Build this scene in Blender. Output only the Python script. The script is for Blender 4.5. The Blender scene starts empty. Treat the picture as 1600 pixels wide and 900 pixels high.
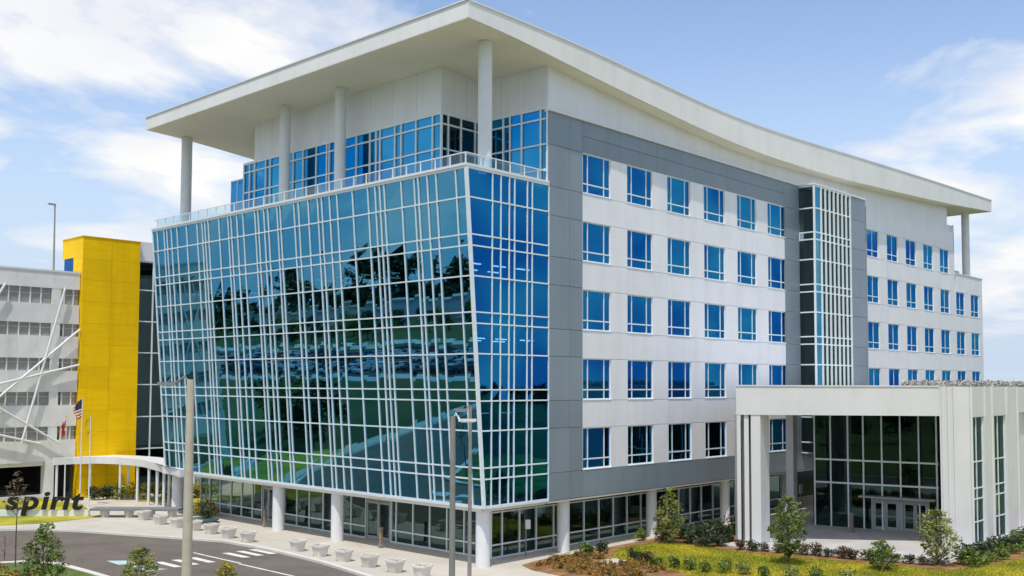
import bpy, math, random
import numpy as np
from mathutils import Vector, Matrix
random.seed(7); RNG = np.random.default_rng(7)
S = bpy.context.scene
COL = S.collection
R = math.radians
G = -3.4                      # pavement level (z=0 is the underside of the office floors)

# ------------------------------------------------------------------ camera
F_PX, CY = 1580.02, 514.74
PITCH, ROLL, YAW = R(3.0998), R(0.1959), R(43.1358)
CAM = Vector((-45.4156, -39.5771, 6.8176))
fw = Vector((math.cos(YAW)*math.cos(PITCH), math.sin(YAW)*math.cos(PITCH), math.sin(PITCH)))
rt = Vector((math.sin(YAW), -math.cos(YAW), 0)); up = rt.cross(fw)
c, s = math.cos(ROLL), math.sin(ROLL)
rt2 = c*rt + s*up; up2 = -s*rt + c*up
cd = bpy.data.cameras.new('camera'); co = bpy.data.objects.new('camera', cd); COL.objects.link(co)
co.matrix_world = Matrix(((rt2.x, up2.x, -fw.x, CAM.x), (rt2.y, up2.y, -fw.y, CAM.y), (rt2.z, up2.z, -fw.z, CAM.z), (0, 0, 0, 1)))
cd.sensor_width = 36; cd.lens = F_PX*36/1600; cd.shift_y = (CY-450)/1600
cd.clip_start = .5; cd.clip_end = 6000
S.camera = co

# ------------------------------------------------------------------ light
SUN_EL, SUN_ROT = R(67), R(-120)
S.view_settings.view_transform = 'Standard'; S.view_settings.look = 'None'
S.view_settings.exposure = 0.33; S.view_settings.gamma = 1
sd = bpy.data.lights.new('sun', 'SUN'); so = bpy.data.objects.new('sun', sd); COL.objects.link(so)
sd.energy = 2.7; sd.angle = R(.5); sd.color = (1, .95, .86)
sdir = Vector((math.sin(SUN_ROT)*math.cos(SUN_EL), math.cos(SUN_ROT)*math.cos(SUN_EL), math.sin(SUN_EL)))
so.rotation_euler = sdir.to_track_quat('Z', 'Y').to_euler()
W = bpy.data.worlds.new('World'); S.world = W; W.use_nodes = True
nt = W.node_tree; nt.nodes.clear()
def N(t, tree=None, **k):
    n = (tree or nt).nodes.new(t)
    for a, b in k.items(): setattr(n, a, b)
    return n
LK = nt.links.new
sky = N('ShaderNodeTexSky', sky_type='NISHITA', sun_disc=False, sun_elevation=SUN_EL, sun_rotation=SUN_ROT, air_density=1.0, dust_density=.3, ozone_density=2.0)
tc = N('ShaderNodeTexCoord'); sp = N('ShaderNodeSeparateXYZ'); LK(tc.outputs['Generated'], sp.inputs[0])
za = N('ShaderNodeMath', operation='MAXIMUM'); za.inputs[1].default_value = 0; LK(sp.outputs[2], za.inputs[0])
zb = N('ShaderNodeMath', operation='ADD'); zb.inputs[1].default_value = .16; LK(za.outputs[0], zb.inputs[0])
dx = N('ShaderNodeMath', operation='DIVIDE'); LK(sp.outputs[0], dx.inputs[0]); LK(zb.outputs[0], dx.inputs[1])
dy = N('ShaderNodeMath', operation='DIVIDE'); LK(sp.outputs[1], dy.inputs[0]); LK(zb.outputs[0], dy.inputs[1])
cm = N('ShaderNodeCombineXYZ'); LK(dx.outputs[0], cm.inputs[0]); LK(dy.outputs[0], cm.inputs[1]); cm.inputs[2].default_value = 14.65
n1 = N('ShaderNodeTexNoise'); n1.inputs['Scale'].default_value = 1.35; n1.inputs['Detail'].default_value = 9; n1.inputs['Roughness'].default_value = .56; n1.inputs['Distortion'].default_value = .35
LK(cm.outputs[0], n1.inputs['Vector'])
rp = N('ShaderNodeValToRGB'); rp.color_ramp.elements[0].position = .475; rp.color_ramp.elements[1].position = .60
rp.color_ramp.elements[0].color = (0, 0, 0, 1); rp.color_ramp.elements[1].color = (1, 1, 1, 1)
LK(n1.outputs['Fac'], rp.inputs[0])
n2 = N('ShaderNodeTexNoise'); n2.inputs['Scale'].default_value = 2.6; n2.inputs['Detail'].default_value = 6
LK(cm.outputs[0], n2.inputs['Vector'])
cr = N('ShaderNodeValToRGB'); cr.color_ramp.elements[0].position = .3; cr.color_ramp.elements[1].position = .7
cr.color_ramp.elements[0].color = (4.5, 4.65, 5.0, 1); cr.color_ramp.elements[1].color = (5.45, 5.4, 5.3, 1)
LK(n2.outputs['Fac'], cr.inputs[0])
hz = N('ShaderNodeMapRange'); hz.interpolation_type = 'SMOOTHERSTEP'; hz.inputs[1].default_value = .40; hz.inputs[2].default_value = -.02; hz.inputs[3].default_value = 0; hz.inputs[4].default_value = 1
LK(sp.outputs[2], hz.inputs[0])
hm = N('ShaderNodeMixRGB'); LK(hz.outputs[0], hm.inputs[0]); gn = N('ShaderNodeMixRGB', blend_type='MULTIPLY'); gn.inputs[0].default_value = 1; gn.inputs[2].default_value = (1.12, 1.04, 1.02, 1); LK(sky.outputs[0], gn.inputs[1]); LK(gn.outputs[0], hm.inputs[1]); hm.inputs[2].default_value = (3.15, 3.75, 4.6, 1)
mx = N('ShaderNodeMixRGB'); cf = N('ShaderNodeMapRange'); cf.interpolation_type = 'SMOOTHSTEP'; cf.inputs[1].default_value = -.005; cf.inputs[2].default_value = .09; LK(sp.outputs[2], cf.inputs[0])
cf2 = N('ShaderNodeMath', operation='MULTIPLY'); LK(rp.outputs[0], cf2.inputs[0]); LK(cf.outputs[0], cf2.inputs[1])
LK(cf2.outputs[0], mx.inputs[0]); LK(hm.outputs[0], mx.inputs[1]); LK(cr.outputs[0], mx.inputs[2])
bg = N('ShaderNodeBackground'); bg.inputs[1].default_value = .15; LK(mx.outputs[0], bg.inputs[0])
wo = N('ShaderNodeOutputWorld'); LK(bg.outputs[0], wo.inputs[0])

# ------------------------------------------------------------------ materials
def mat(name, col, rough=.6, var=.08, scale=1.5, bump=0, bscale=20, metal=0, spec=.5, col2=None, island=False, stretch=None, trans=0, ov=0, streak=0, fine=0):
    m = bpy.data.materials.new(name); m.use_nodes = True; t = m.node_tree; b = t.nodes['Principled BSDF']
    b.inputs['Roughness'].default_value = rough; b.inputs['Metallic'].default_value = metal
    b.inputs['Specular IOR Level'].default_value = spec
    L = t.links.new
    geo = t.nodes.new('ShaderNodeNewGeometry')
    no = t.nodes.new('ShaderNodeTexNoise'); no.inputs['Scale'].default_value = scale; no.inputs['Detail'].default_value = 5
    vec = geo.outputs['Position']
    if stretch:
        mp = t.nodes.new('ShaderNodeMapping'); mp.inputs['Scale'].default_value = stretch; L(vec, mp.inputs[0]); vec = mp.outputs[0]
    L(vec, no.inputs['Vector'])
    r = t.nodes.new('ShaderNodeValToRGB'); e = r.color_ramp.elements
    e[0].position, e[1].position = .32, .68
    c1 = tuple(x*(1-var) for x in col); c2 = tuple(min(1, x*(1+var)) for x in (col2 or col))
    e[0].color = (*c1, 1); e[1].color = (*c2, 1)
    if island:
        ad = t.nodes.new('ShaderNodeMath'); ad.operation = 'MULTIPLY_ADD'; ad.inputs[1].default_value = .45
        sb = t.nodes.new('ShaderNodeMath'); sb.operation = 'SUBTRACT'; sb.inputs[1].default_value = .22
        L(geo.outputs['Random Per Island'], ad.inputs[0]); L(no.outputs['Fac'], ad.inputs[2]); L(ad.outputs[0], sb.inputs[0]); L(sb.outputs[0], r.inputs[0])
    else: L(no.outputs['Fac'], r.inputs[0])
    out = r.outputs[0]
    def mul(a_, fac_socket, lo_, hi_, f0=0., f1=1.):
        mr_ = t.nodes.new('ShaderNodeMapRange'); mr_.inputs[1].default_value = f0; mr_.inputs[2].default_value = f1; mr_.inputs[3].default_value = lo_; mr_.inputs[4].default_value = hi_
        L(fac_socket, mr_.inputs[0]); vm = t.nodes.new('ShaderNodeVectorMath'); vm.operation = 'SCALE'; L(a_, vm.inputs[0]); L(mr_.outputs[0], vm.inputs['Scale']); return vm.outputs[0]
    if ov:
        oi = t.nodes.new('ShaderNodeObjectInfo'); out = mul(out, oi.outputs['Random'], 1-ov, 1+ov)
    if streak:
        mp2 = t.nodes.new('ShaderNodeMapping'); mp2.inputs['Scale'].default_value = (1.1, 1.1, .09); L(geo.outputs['Position'], mp2.inputs[0])
        ns = t.nodes.new('ShaderNodeTexNoise'); ns.inputs['Scale'].default_value = 1.; ns.inputs['Detail'].default_value = 6; ns.inputs['Roughness'].default_value = .65; L(mp2.outputs[0], ns.inputs['Vector']); out = mul(out, ns.outputs['Fac'], 1-streak, 1, .34, .52)
    if fine:
        nf = t.nodes.new('ShaderNodeTexNoise'); nf.inputs['Scale'].default_value = 14; nf.inputs['Detail'].default_value = 8; nf.inputs['Roughness'].default_value = .8; L(geo.outputs['Position'], nf.inputs['Vector']); out = mul(out, nf.outputs['Fac'], 1-fine, 1+fine, .3, .7)
        ng = t.nodes.new('ShaderNodeTexNoise'); ng.inputs['Scale'].default_value = .5; ng.inputs['Detail'].default_value = 6; ng.inputs['Roughness'].default_value = .7; ng.inputs['Distortion'].default_value = 1.2; L(geo.outputs['Position'], ng.inputs['Vector']); out = mul(out, ng.outputs['Fac'], 1-fine*.8, 1+fine*.5, .35, .6)
    L(out, b.inputs['Base Color'])
    if bump:
        bn = t.nodes.new('ShaderNodeTexNoise'); bn.inputs['Scale'].default_value = bscale; bn.inputs['Detail'].default_value = 4; L(vec, bn.inputs['Vector'])
        bp = t.nodes.new('ShaderNodeBump'); bp.inputs['Strength'].default_value = bump; bp.inputs['Distance'].default_value = .05
        L(bn.outputs['Fac'], bp.inputs['Height']); L(bp.outputs[0], b.inputs['Normal'])
    if trans:
        tr = t.nodes.new('ShaderNodeBsdfTranslucent'); L(r.outputs[0], tr.inputs[0]); ms = t.nodes.new('ShaderNodeMixShader'); ms.inputs[0].default_value = trans
        L(b.outputs[0], ms.inputs[1]); L(tr.outputs[0], ms.inputs[2]); L(ms.outputs[0], t.nodes['Material Output'].inputs[0])
    return m
def glass(name, gcol, tcol, lo, hi, wav=.0, gcol2=None):
    m = bpy.data.materials.new(name); m.use_nodes = True; t = m.node_tree; t.nodes.clear(); L = t.links.new
    o = t.nodes.new('ShaderNodeOutputMaterial'); g = t.nodes.new('ShaderNodeBsdfGlossy'); g.inputs['Roughness'].default_value = .012
    g.inputs['Color'].default_value = (*gcol, 1)
    tr = t.nodes.new('ShaderNodeBsdfTransparent'); tr.inputs[0].default_value = (*tcol, 1)
    if gcol2:
        gg = t.nodes.new('ShaderNodeNewGeometry'); nn = t.nodes.new('ShaderNodeTexNoise'); nn.inputs['Scale'].default_value = .19; nn.inputs['Detail'].default_value = 1; L(gg.outputs['Position'], nn.inputs['Vector'])
        cr_ = t.nodes.new('ShaderNodeValToRGB'); cr_.color_ramp.elements[0].position = .38; cr_.color_ramp.elements[1].position = .62
        cr_.color_ramp.elements[0].color = (*gcol, 1); cr_.color_ramp.elements[1].color = (*gcol2, 1); L(nn.outputs['Fac'], cr_.inputs[0]); L(cr_.outputs[0], g.inputs['Color'])
    fr = t.nodes.new('ShaderNodeFresnel'); fr.inputs[0].default_value = 1.5
    mr = t.nodes.new('ShaderNodeMapRange'); mr.inputs[1].default_value = .04; mr.inputs[2].default_value = .6; mr.inputs[3].default_value = lo; mr.inputs[4].default_value = hi
    L(fr.outputs[0], mr.inputs[0])
    geo = t.nodes.new('ShaderNodeNewGeometry')
    if wav:
        no = t.nodes.new('ShaderNodeTexNoise'); no.inputs['Scale'].default_value = .35; L(geo.outputs['Position'], no.inputs['Vector'])
        bp = t.nodes.new('ShaderNodeBump'); bp.inputs['Strength'].default_value = wav; bp.inputs['Distance'].default_value = .05
        L(no.outputs['Fac'], bp.inputs['Height']); L(bp.outputs[0], g.inputs['Normal'])
    ms = t.nodes.new('ShaderNodeMixShader'); L(mr.outputs[0], ms.inputs[0]); L(tr.outputs[0], ms.inputs[1]); L(g.outputs[0], ms.inputs[2])
    # coating sits on the outer face only: the inner face lets light through untinted
    t2 = t.nodes.new('ShaderNodeBsdfTransparent'); m2 = t.nodes.new('ShaderNodeMixShader')
    L(geo.outputs['Backfacing'], m2.inputs[0]); L(ms.outputs[0], m2.inputs[1]); L(t2.outputs[0], m2.inputs[2]); L(m2.outputs[0], o.inputs[0])
    return m
def emit(name, col, st):
    m = bpy.data.materials.new(name); m.use_nodes = True; b = m.node_tree.nodes['Principled BSDF']
    b.inputs['Emission Color'].default_value = (*col, 1); b.inputs['Emission Strength'].default_value = st; return m
M = dict(
 pavw=mat('pavilion_render', (.70, .70, .695), .55, .03, .6, streak=.04),
 white=mat('white_cladding', (.81, .81, .835), .45, .03, .5, ov=.025, streak=.06), whitep=mat('white_paint', (.76, .77, .77), .4, .03, 2),
 mull=mat('mullion_white', (.76, .84, .86), .35, .04, 3), roof=mat('roof_white', (.84, .83, .79), .55, .04, .3, streak=.05),
 soffit=mat('soffit', (.82, .78, .68), .6, .04, .25), gray=mat('gray_metal_panel', (.235, .285, .325), .42, .05, .35, metal=.15, ov=.05, streak=.07),
 grayd=mat('joint_dark', (.05, .06, .065), .7), yellow=mat('yellow_panel', (.93, .575, .0), .55, .05, .5, spec=.2, ov=.05, streak=.10, stretch=(1, 1, 6)),
 garage=mat('garage_concrete', (.78, .77, .74), .8, .06, .8, .2, 12, ov=.03, streak=.12), screen=mat('garage_screen', (.32, .32, .30), .7, .1, 2),
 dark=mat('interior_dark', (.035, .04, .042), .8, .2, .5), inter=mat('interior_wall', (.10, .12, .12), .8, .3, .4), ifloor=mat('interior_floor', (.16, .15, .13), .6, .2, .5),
 iceil=mat('interior_ceiling', (.28, .30, .30), .8, .1, .5), lamp=emit('ceiling_light', (.8, .95, 1), 5),
 concrete=mat('pavement_concrete', (.53, .485, .41), .85, .06, .35, .15, 18, fine=.07), concgray=mat('slab_concrete', (.50, .48, .46), .85, .08, .5, .15, 18, fine=.07),
 asphalt=mat('asphalt', (.150, .122, .099), .9, .10, .25, .4, 40, fine=.16), paint=mat('road_paint', (.74, .71, .64), .7, .06, 4, fine=.16), blue=mat('pale_teal_paint', (.45, .62, .62), .7, .08, 4),
 curb=mat('curb', (.66, .63, .57), .8, .06, 1), planter=mat('planter_cast_stone', (.72, .66, .60), .8, .07, 2.5, .2, 25, ov=.05, fine=.08), soil=mat('soil', (.06, .04, .025), .95, .3, 6, .6, 30),
 grass=mat('grass', (.06, .11, .015), .9, .25, .6, .5, 25, col2=(.13, .15, .02)), lawn=mat('lawn', (.17, .24, .012), .9, .15, .3, .4, 25, col2=(.46, .38, .028)), field=mat('far_grass', (.035, .075, .012), .95, .4, .03, col2=(.08, .10, .02)), farlot=mat('far_asphalt', (.07, .068, .065), .9, .2, .1),
 blade=mat('grass_blade', (.20, .26, .014), .8, .12, .3, col2=(.50, .42, .03), trans=.3),
 mulch=mat('mulch', (.20, .095, .035), .95, .3, 1.2, .7, 30, col2=(.30, .16, .06)),
 leaf=mat('leaf_green', (.05, .095, .014), .6, .35, 1.5, island=True, col2=(.20, .27, .05), trans=.3),
 leafl=mat('leaf_olive', (.10, .14, .02), .6, .35, 1.5, island=True, col2=(.36, .38, .10), trans=.35),
 leafd=mat('leaf_dark', (.012, .028, .010), .6, .4, 2, island=True, col2=(.045, .07, .025), trans=.15),
 leafr=mat('leaf_red', (.045, .025, .012), .6, .4, 2, island=True, col2=(.10, .06, .02), trans=.15),
 leafy=mat('leaf_yellow', (.22, .22, .010), .6, .3, 2, island=True, col2=(.45, .36, .02), trans=.3),
 leafm=mat('leaf_mixed', (.06, .08, .012), .6, .3, 1.2, island=True, col2=(.36, .20, .035), trans=.2),
 leafb=mat('leaf_brown', (.10, .06, .035), .7, .3, 2, island=True, col2=(.26, .19, .12), trans=.2),
 leafo=mat('leaf_orange', (.20, .10, .015), .6, .3, 2, island=True, col2=(.42, .24, .04), trans=.3),
 leafg=mat('leaf_dry', (.26, .24, .22), .8, .25, 2, island=True, col2=(.52, .49, .46)),
 bark=mat('bark', (.12, .085, .06), .9, .3, 8, .5, 30), poleb=mat('pole_concrete', (.55, .48, .38), .75, .08, 4, .2, 30), poleg=mat('pole_gray', (.26, .25, .23), .55, .08, 3), metal=mat('metal_gray', (.35, .36, .36), .35, .05, 3, metal=.6),
 black=mat('black_letter', (.008, .008, .012), .35, .1, 2), tan=mat('tan_post', (.30, .21, .13), .6, .1, 4), flagr=mat('flag_red', (.42, .035, .02), .8), flagw=mat('flag_white', (.75, .70, .62), .8), flagb=mat('flag_blue', (.03, .03, .08), .8),
 flagy=mat('flag_yellow', (.85, .65, .01), .8, trans=.3), carw=mat('car_paint', (.6, .6, .65), .25), card=mat('car_paint_dark', (.05, .055, .07), .2), carr=mat('car_paint_red', (.3, .03, .02), .2), tyre=mat('tyre', (.02, .02, .02), .8), cargl=mat('car_window', (.01, .012, .015), .05),
 teal=mat('teal_bronze', (.07, .16, .14), .5, .2, 4), bench=mat('gray_slab', (.20, .20, .20), .8, .1, 2), frame=mat('door_frame', (.36, .385, .39), .4, .04, 3))
M['glassL'] = glass('glass_curtain', (.07, .30, .47), (.04, .09, .09), .84, .97, gcol2=(.12, .35, .47))
M['glassP'] = glass('glass_penthouse', (.005, .24, .58), (.10, .20, .24), .72, .97, gcol2=(.06, .40, .66))
M['glassD'] = glass('glass_dark', (.16, .27, .27), (.24, .32, .31), .18, .85)
M['glassR'] = glass('glass_blue', (.006, .13, .46), (.14, .26, .36), .60, .97, gcol2=(.02, .28, .55))
M['glassC'] = glass('glass_clear', (.36, .55, .54), (.36, .44, .42), .20, .95)
M['rail'] = glass('glass_rail', (.7, .9, .95), (.7, .85, .88), .12, .8)

# ------------------------------------------------------------------ mesh helpers
class MB:
    def __init__(s): s.v = []; s.f = []; s.m = []
    def hexa(s, p, mi=0):
        k = len(s.v); s.v += [tuple(x) for x in p]
        s.f += [(k, k+3, k+2, k+1), (k+4, k+5, k+6, k+7), (k, k+1, k+5, k+4), (k+1, k+2, k+6, k+5), (k+2, k+3, k+7, k+6), (k+3, k, k+4, k+7)]; s.m += [mi]*6
        return s
    def box(s, x0, x1, y0, y1, z0, z1, mi=0):
        x0, x1 = sorted((x0, x1)); y0, y1 = sorted((y0, y1)); z0, z1 = sorted((z0, z1))
        return s.hexa([(x0, y0, z0), (x1, y0, z0), (x1, y1, z0), (x0, y1, z0), (x0, y0, z1), (x1, y0, z1), (x1, y1, z1), (x0, y1, z1)], mi)
    def bar(s, a, b, w, d, ref=(0, 0, 1), mi=0):
        a, b = Vector(a), Vector(b); t = (b-a).normalized(); u = t.cross(Vector(ref))
        if u.length < 1e-4: u = t.cross(Vector((0, 1, 0)))
        u.normalize(); v = u.cross(t); u = u*w/2; v = v*d/2
        return s.hexa([a-u-v, a+u-v, a+u+v, a-u+v, b-u-v, b+u-v, b+u+v, b-u+v], mi)
    def tube(s, pts, rad, n=12, mi=0, cap=True):
        pts = [Vector(p) for p in pts]; k0 = len(s.v)
        if not hasattr(rad, '__len__'): rad = [rad]*len(pts)
        for i, p in enumerate(pts):
            t = (pts[min(i+1, len(pts)-1)]-pts[max(i-1, 0)]).normalized()
            u = t.cross(Vector((1, 0, 0)));  u = u if u.length > .2 else t.cross(Vector((0, 1, 0))); u.normalize(); v = t.cross(u)
            for j in range(n):
                a = 2*math.pi*j/n; s.v.append(tuple(p+rad[i]*(math.cos(a)*u+math.sin(a)*v)))
        for i in range(len(pts)-1):
            for j in range(n):
                a = k0+i*n+j; b = k0+i*n+(j+1) % n; s.f.append((a, b, b+n, a+n)); s.m.append(mi)
        if cap:
            s.f.append(tuple(k0+j for j in range(n))[::-1]); s.f.append(tuple(k0+(len(pts)-1)*n+j for j in range(n))); s.m += [mi, mi]
        return s
    def prism(s, poly, z0, z1, mi=0):
        ar = sum(poly[i][0]*poly[(i+1) % len(poly)][1]-poly[(i+1) % len(poly)][0]*poly[i][1] for i in range(len(poly)))
        if ar < 0: poly = poly[::-1]
        n = len(poly); k = len(s.v)
        s.v += [(x, y, z0) for x, y in poly]+[(x, y, z1) for x, y in poly]
        s.f.append(tuple(range(k+n-1, k-1, -1))); s.f.append(tuple(range(k+n, k+2*n))); s.m += [mi, mi]
        for i in range(n):
            j = (i+1) % n; s.f.append((k+i, k+j, k+n+j, k+n+i)); s.m.append(mi)
        return s
    def quad(s, a, b, c_, d, mi=0):
        k = len(s.v); s.v += [tuple(a), tuple(b), tuple(c_), tuple(d)]; s.f.append((k, k+1, k+2, k+3)); s.m.append(mi); return s
    def mesh(s, name, mats, smooth=False):
        me = bpy.data.meshes.new(name); me.from_pydata(s.v, [], s.f)
        for m in (mats if isinstance(mats, (list, tuple)) else [mats]): me.materials.append(m)
        if len(me.materials) > 1: me.polygons.foreach_set('material_index', s.m)
        if smooth: me.polygons.foreach_set('use_smooth', [True]*len(me.polygons)); 
        return me
    def build(s, name, mats, parent=None, smooth=False, **kw):
        o = bpy.data.objects.new(name, s.mesh(name, mats, smooth)); COL.objects.link(o)
        if parent is not None: o.parent = parent
        if smooth:
            try:
                me = o.data; me.set_sharp_from_angle(angle=R(40))
            except Exception: pass
        return tag(o, **kw)
def tag(o, label=None, cat=None, group=None, kind=None):
    if label: o['label'] = label
    if cat: o['category'] = cat
    if group: o['group'] = group
    if kind: o['kind'] = kind
    return o
def empty(name, label, cat, group=None, loc=None):
    o = bpy.data.objects.new(name, None); COL.objects.link(o); o.empty_display_size = .5
    if loc: o.location = loc
    return tag(o, label, cat, group)
def copy_tree(o, parent=None):
    c_ = o.copy(); COL.objects.link(c_)
    if parent is not None: c_.parent = parent
    for ch in list(o.children): copy_tree(ch, c_)
    return c_
def structure(mb, name, m): return mb.build(name, m, kind='structure')
ORD = ['first', 'second', 'third', 'fourth', 'fifth', 'sixth', 'seventh', 'eighth', 'ninth', 'tenth', 'eleventh', 'twelfth', 'thirteenth', 'fourteenth', 'fifteenth', 'sixteenth', 'seventeenth', 'eighteenth']
def proj(p):
    v = Vector(p)-CAM; return v.dot(rt2)/v.dot(fw)

# ------------------------------------------------------------------ ground
structure(MB().prism([(-900, -900), (900, -900), (900, 900), (-900, 900)], G-.6, G-.2), 'ground', M['field'])
road_e = [(-13.5, -60), (-12.2, -20), (-11.6, -5), (-10.9, 3.2), (-10.0, 8.7), (-9.55, 14.7), (-9.8, 19.6), (-11.0, 22.6), (-12.7, 26.6), (-14.2, 30.5), (-16.0, 33.6), (-19, 36.2), (-26, 39.5), (-40, 44), (-90, 56)]
road_w = [(-90, 44), (-45, 33), (-30, 26), (-23.5, 21.9), (-21.3, 20.9), (-20.5, 18.8), (-20.4, 15), (-20.6, -5), (-21.5, -60)]
structure(MB().prism(road_e+road_w, G-.198, G-.13), 'road', M['asphalt'])
walk = [(-13.2, -60), (-11.9, -20), (-11.3, -5), (-10.6, 3.2), (-9.7, 8.7), (-9.25, 14.7), (-9.5, 19.7), (-10.7, 22.8), (-12.4, 26.8), (-13.9, 30.8), (-15.7, 33.9), (-18.8, 36.5), (-26, 39.8), (-40, 44.3), (-90, 56.3), (-90, 58), (-40, 46.5), (-26, 42.3), (-20, 43), (-14, 62), (40, 62), (40, 30), (6, 30), (6, 5), (60, 5), (60, -60)]
structure(MB().prism(walk, G-.2, G), 'pavement', M['concrete'])
kb = MB()
for e in (road_e,):
    for a, b in zip(e, e[1:]):
        kb.hexa([(a[0], a[1], G-.2), (b[0], b[1], G-.2), (b[0]+.3, b[1]+.01, G-.2), (a[0]+.3, a[1]+.01, G-.2), (a[0], a[1], G+.004), (b[0], b[1], G+.004), (b[0]+.3, b[1]+.01, G+.004), (a[0]+.3, a[1]+.01, G+.004)][::1])
structure(kb, 'kerb', M['curb'])
verge = [(x-.3, y) for x, y in road_w]+[(-20, -60), (-90, -60), (-90, 44)]
structure(MB().prism([(-90, 43.4), (-45, 32.4), (-30, 25.4), (-23.6, 21.5), (-21.6, 20.5), (-20.9, 18.6), (-20.8, 15), (-21.0, -5), (-21.9, -60), (-120, -60), (-120, 44)], G-.2, G-.03), 'verge', M['grass'])
kb = MB()
for a, b in zip(road_w, road_w[1:]):
    kb.hexa([(a[0], a[1], G-.2), (a[0]-.38, a[1]-.3, G-.2), (b[0]-.38, b[1]-.3, G-.2), (b[0], b[1], G-.2), (a[0], a[1], G+.01), (a[0]-.38, a[1]-.3, G+.01), (b[0]-.38, b[1]-.3, G+.01), (b[0], b[1], G+.01)])
structure(kb, 'verge_kerb', M['curb'])
mk = MB(); z = G-.126
mk.box(-13.35, -13.2, -60, 11.9, z-.02, z).box(-13.2, -13.05, 12.0, 17.3, z-.02, z)
structure(mk, 'lane_line', M['paint'])
zc = MB()
for x in (-16.4, -15.35, -14.3, -12.0, -11.05, -10.15): zc.hexa([(x, 13.6, z-.02), (x+.42, 13.4, z-.02), (x+.42, 15.7, z-.02), (x, 15.9, z-.02), (x, 13.6, z), (x+.42, 13.4, z), (x+.42, 15.7, z), (x, 15.9, z)])
structure(zc, 'crosswalk_marking', M['paint'])
am = MB()
am.prism([(-18.2, 16.6), (-17.2, 16.2), (-17.3, 17.6), (-18.1, 18.3)], z-.02, z).prism([(-18.1, 13.5), (-16.9, 13.4), (-17.4, 14.1), (-17.3, 15.6), (-17.9, 15.6), (-18.0, 14.2)], z-.02, z)
structure(am, 'road_marking', M['blue'])
# lawn and beds beside the office wall
bed = [(-2.9, -.6), (-1.2, -.25), (3.4, -.3), (9.3, -.25), (21, -.3), (21.5, -4.2), (11.0, -5.2), (10.9, -6.2), (11.2, -7.6), (13.6, -17.8), (19.6, -17.95), (60, -18.1), (60, -60), (0.5, -60), (-1.4, -20), (-2.8, -9), (-3.75, -4.3), (-3.6, -2)]
structure(MB().prism(bed, G-.2, G+.05), 'mulch_bed', M['mulch'])
lawn = [(2.6, -2.6), (5.0, -1.4), (8.6, -1.4), (9.6, -3.6), (9.3, -6.6), (10.3, -12), (12.0, -18.8), (18, -20.4), (60, -21.5), (60, -60), (2.8, -60), (1.0, -20), (.8, -10), (2.2, -5.8)]
structure(MB().prism(lawn, G-.19, G+.08), 'lawn', M['lawn'])
structure(MB().prism([(10.95, -4.9), (36, -4.9), (36, -17.6), (13.9, -17.6), (11.2, -7.3)], G-.15, G+.09), 'entrance_slab', M['concgray'])
structure(MB().prism([(.9, -3.0), (2.3, -3.2), (2.1, -4.4), (.5, -4.1)], G, G+.10), 'small_concrete_pad', M['concrete'])
structure(MB().prism([(-17.2, 36.9), (-15.0, 36.0), (-11.4, 36.2), (-9.5, 36.6), (-10.4, 37.6), (-15.3, 42.3), (-23, 48), (-28, 42)], G-.1, G+.03), 'grass_strip', M['lawn'])

# grass blades near the lawns (stuff)
def in_poly(x, y, P):
    r = np.zeros(len(x), bool); j = len(P)-1
    for i in range(len(P)):
        xi, yi = P[i]; xj, yj = P[j]
        cnd = ((yi > y) != (yj > y)) & (x < (xj-xi)*(y-yi)/(yj-yi+1e-12)+xi); r ^= cnd; j = i
    return r
def blades(name, poly, n, z, h, bx):
    x = RNG.uniform(bx[0], bx[1], n); y = RNG.uniform(bx[2], bx[3], n); k = in_poly(x, y, poly); x, y = x[k], y[k]; n = len(x)
    a = RNG.uniform(0, 6.28, n); hh = h*RNG.uniform(.5, 1.3, n); w = .03
    V = np.zeros((n, 3, 3)); V[:, 0] = np.stack([x-w*np.cos(a), y-w*np.sin(a), np.full(n, z)], 1); V[:, 1] = np.stack([x+w*np.cos(a), y+w*np.sin(a), np.full(n, z)], 1)
    V[:, 2] = np.stack([x+RNG.normal(0, .04, n), y+RNG.normal(0, .04, n), z+hh], 1)
    me = bpy.data.meshes.new(name); me.from_pydata(V.reshape(-1, 3).tolist(), [], np.arange(3*n).reshape(-1, 3).tolist()); me.materials.append(M['blade'])
    o = bpy.data.objects.new(name, me); COL.objects.link(o); tag(o, 'short yellow green grass blades of the lawn beside the entrance', 'grass', kind='stuff')
blades('lawn_grass', lawn, 90000, G+.08, .10, (0, 24, -24, -1))

# ------------------------------------------------------------------ office building
B = empty('office_building', 'large white and gray office building with slanted glass front and wavy white roof', 'office building', loc=(30, 17, G))
def part(mb, name, m, parent=None, **k):
    o = mb.build(name, m, None, **k); p = parent if parent is not None else B
    o.parent = p
    # keep vertices in world space although the root empty stands at the building's base
    root = p
    while root.parent is not None: root = root.parent
    if p.parent is None: o.location = -Vector(root.location)
    return o
A0, A1, DY = -5.397, -.081, 35.45
def fx(z): return A0+A1*z
LV = [0, 1.55, 2.17, 4.22, 5.88, 6.5, 8.5, 10.18, 10.8, 12.8, 14.48, 15.1, 17.15, 18.80]
YS = [0.03, .82, 2.43, 3.17, 3.95, 4.3, 5.45, 7.0, 7.42, 7.85, 8.55, 10.05, 11.62, 12.4, 13.22, 13.65, 14.68, 15.75, 16.26, 17.86, 18.22, 19.3, 19.8, 20.5, 20.9, 22.4, 23.2, 23.96, 24.36, 25.58, 27.04, 27.52, 27.92, 28.64, 30.18, 31.6, 32.47, 33.15, 33.6, 34.66, 35.4]
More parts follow.
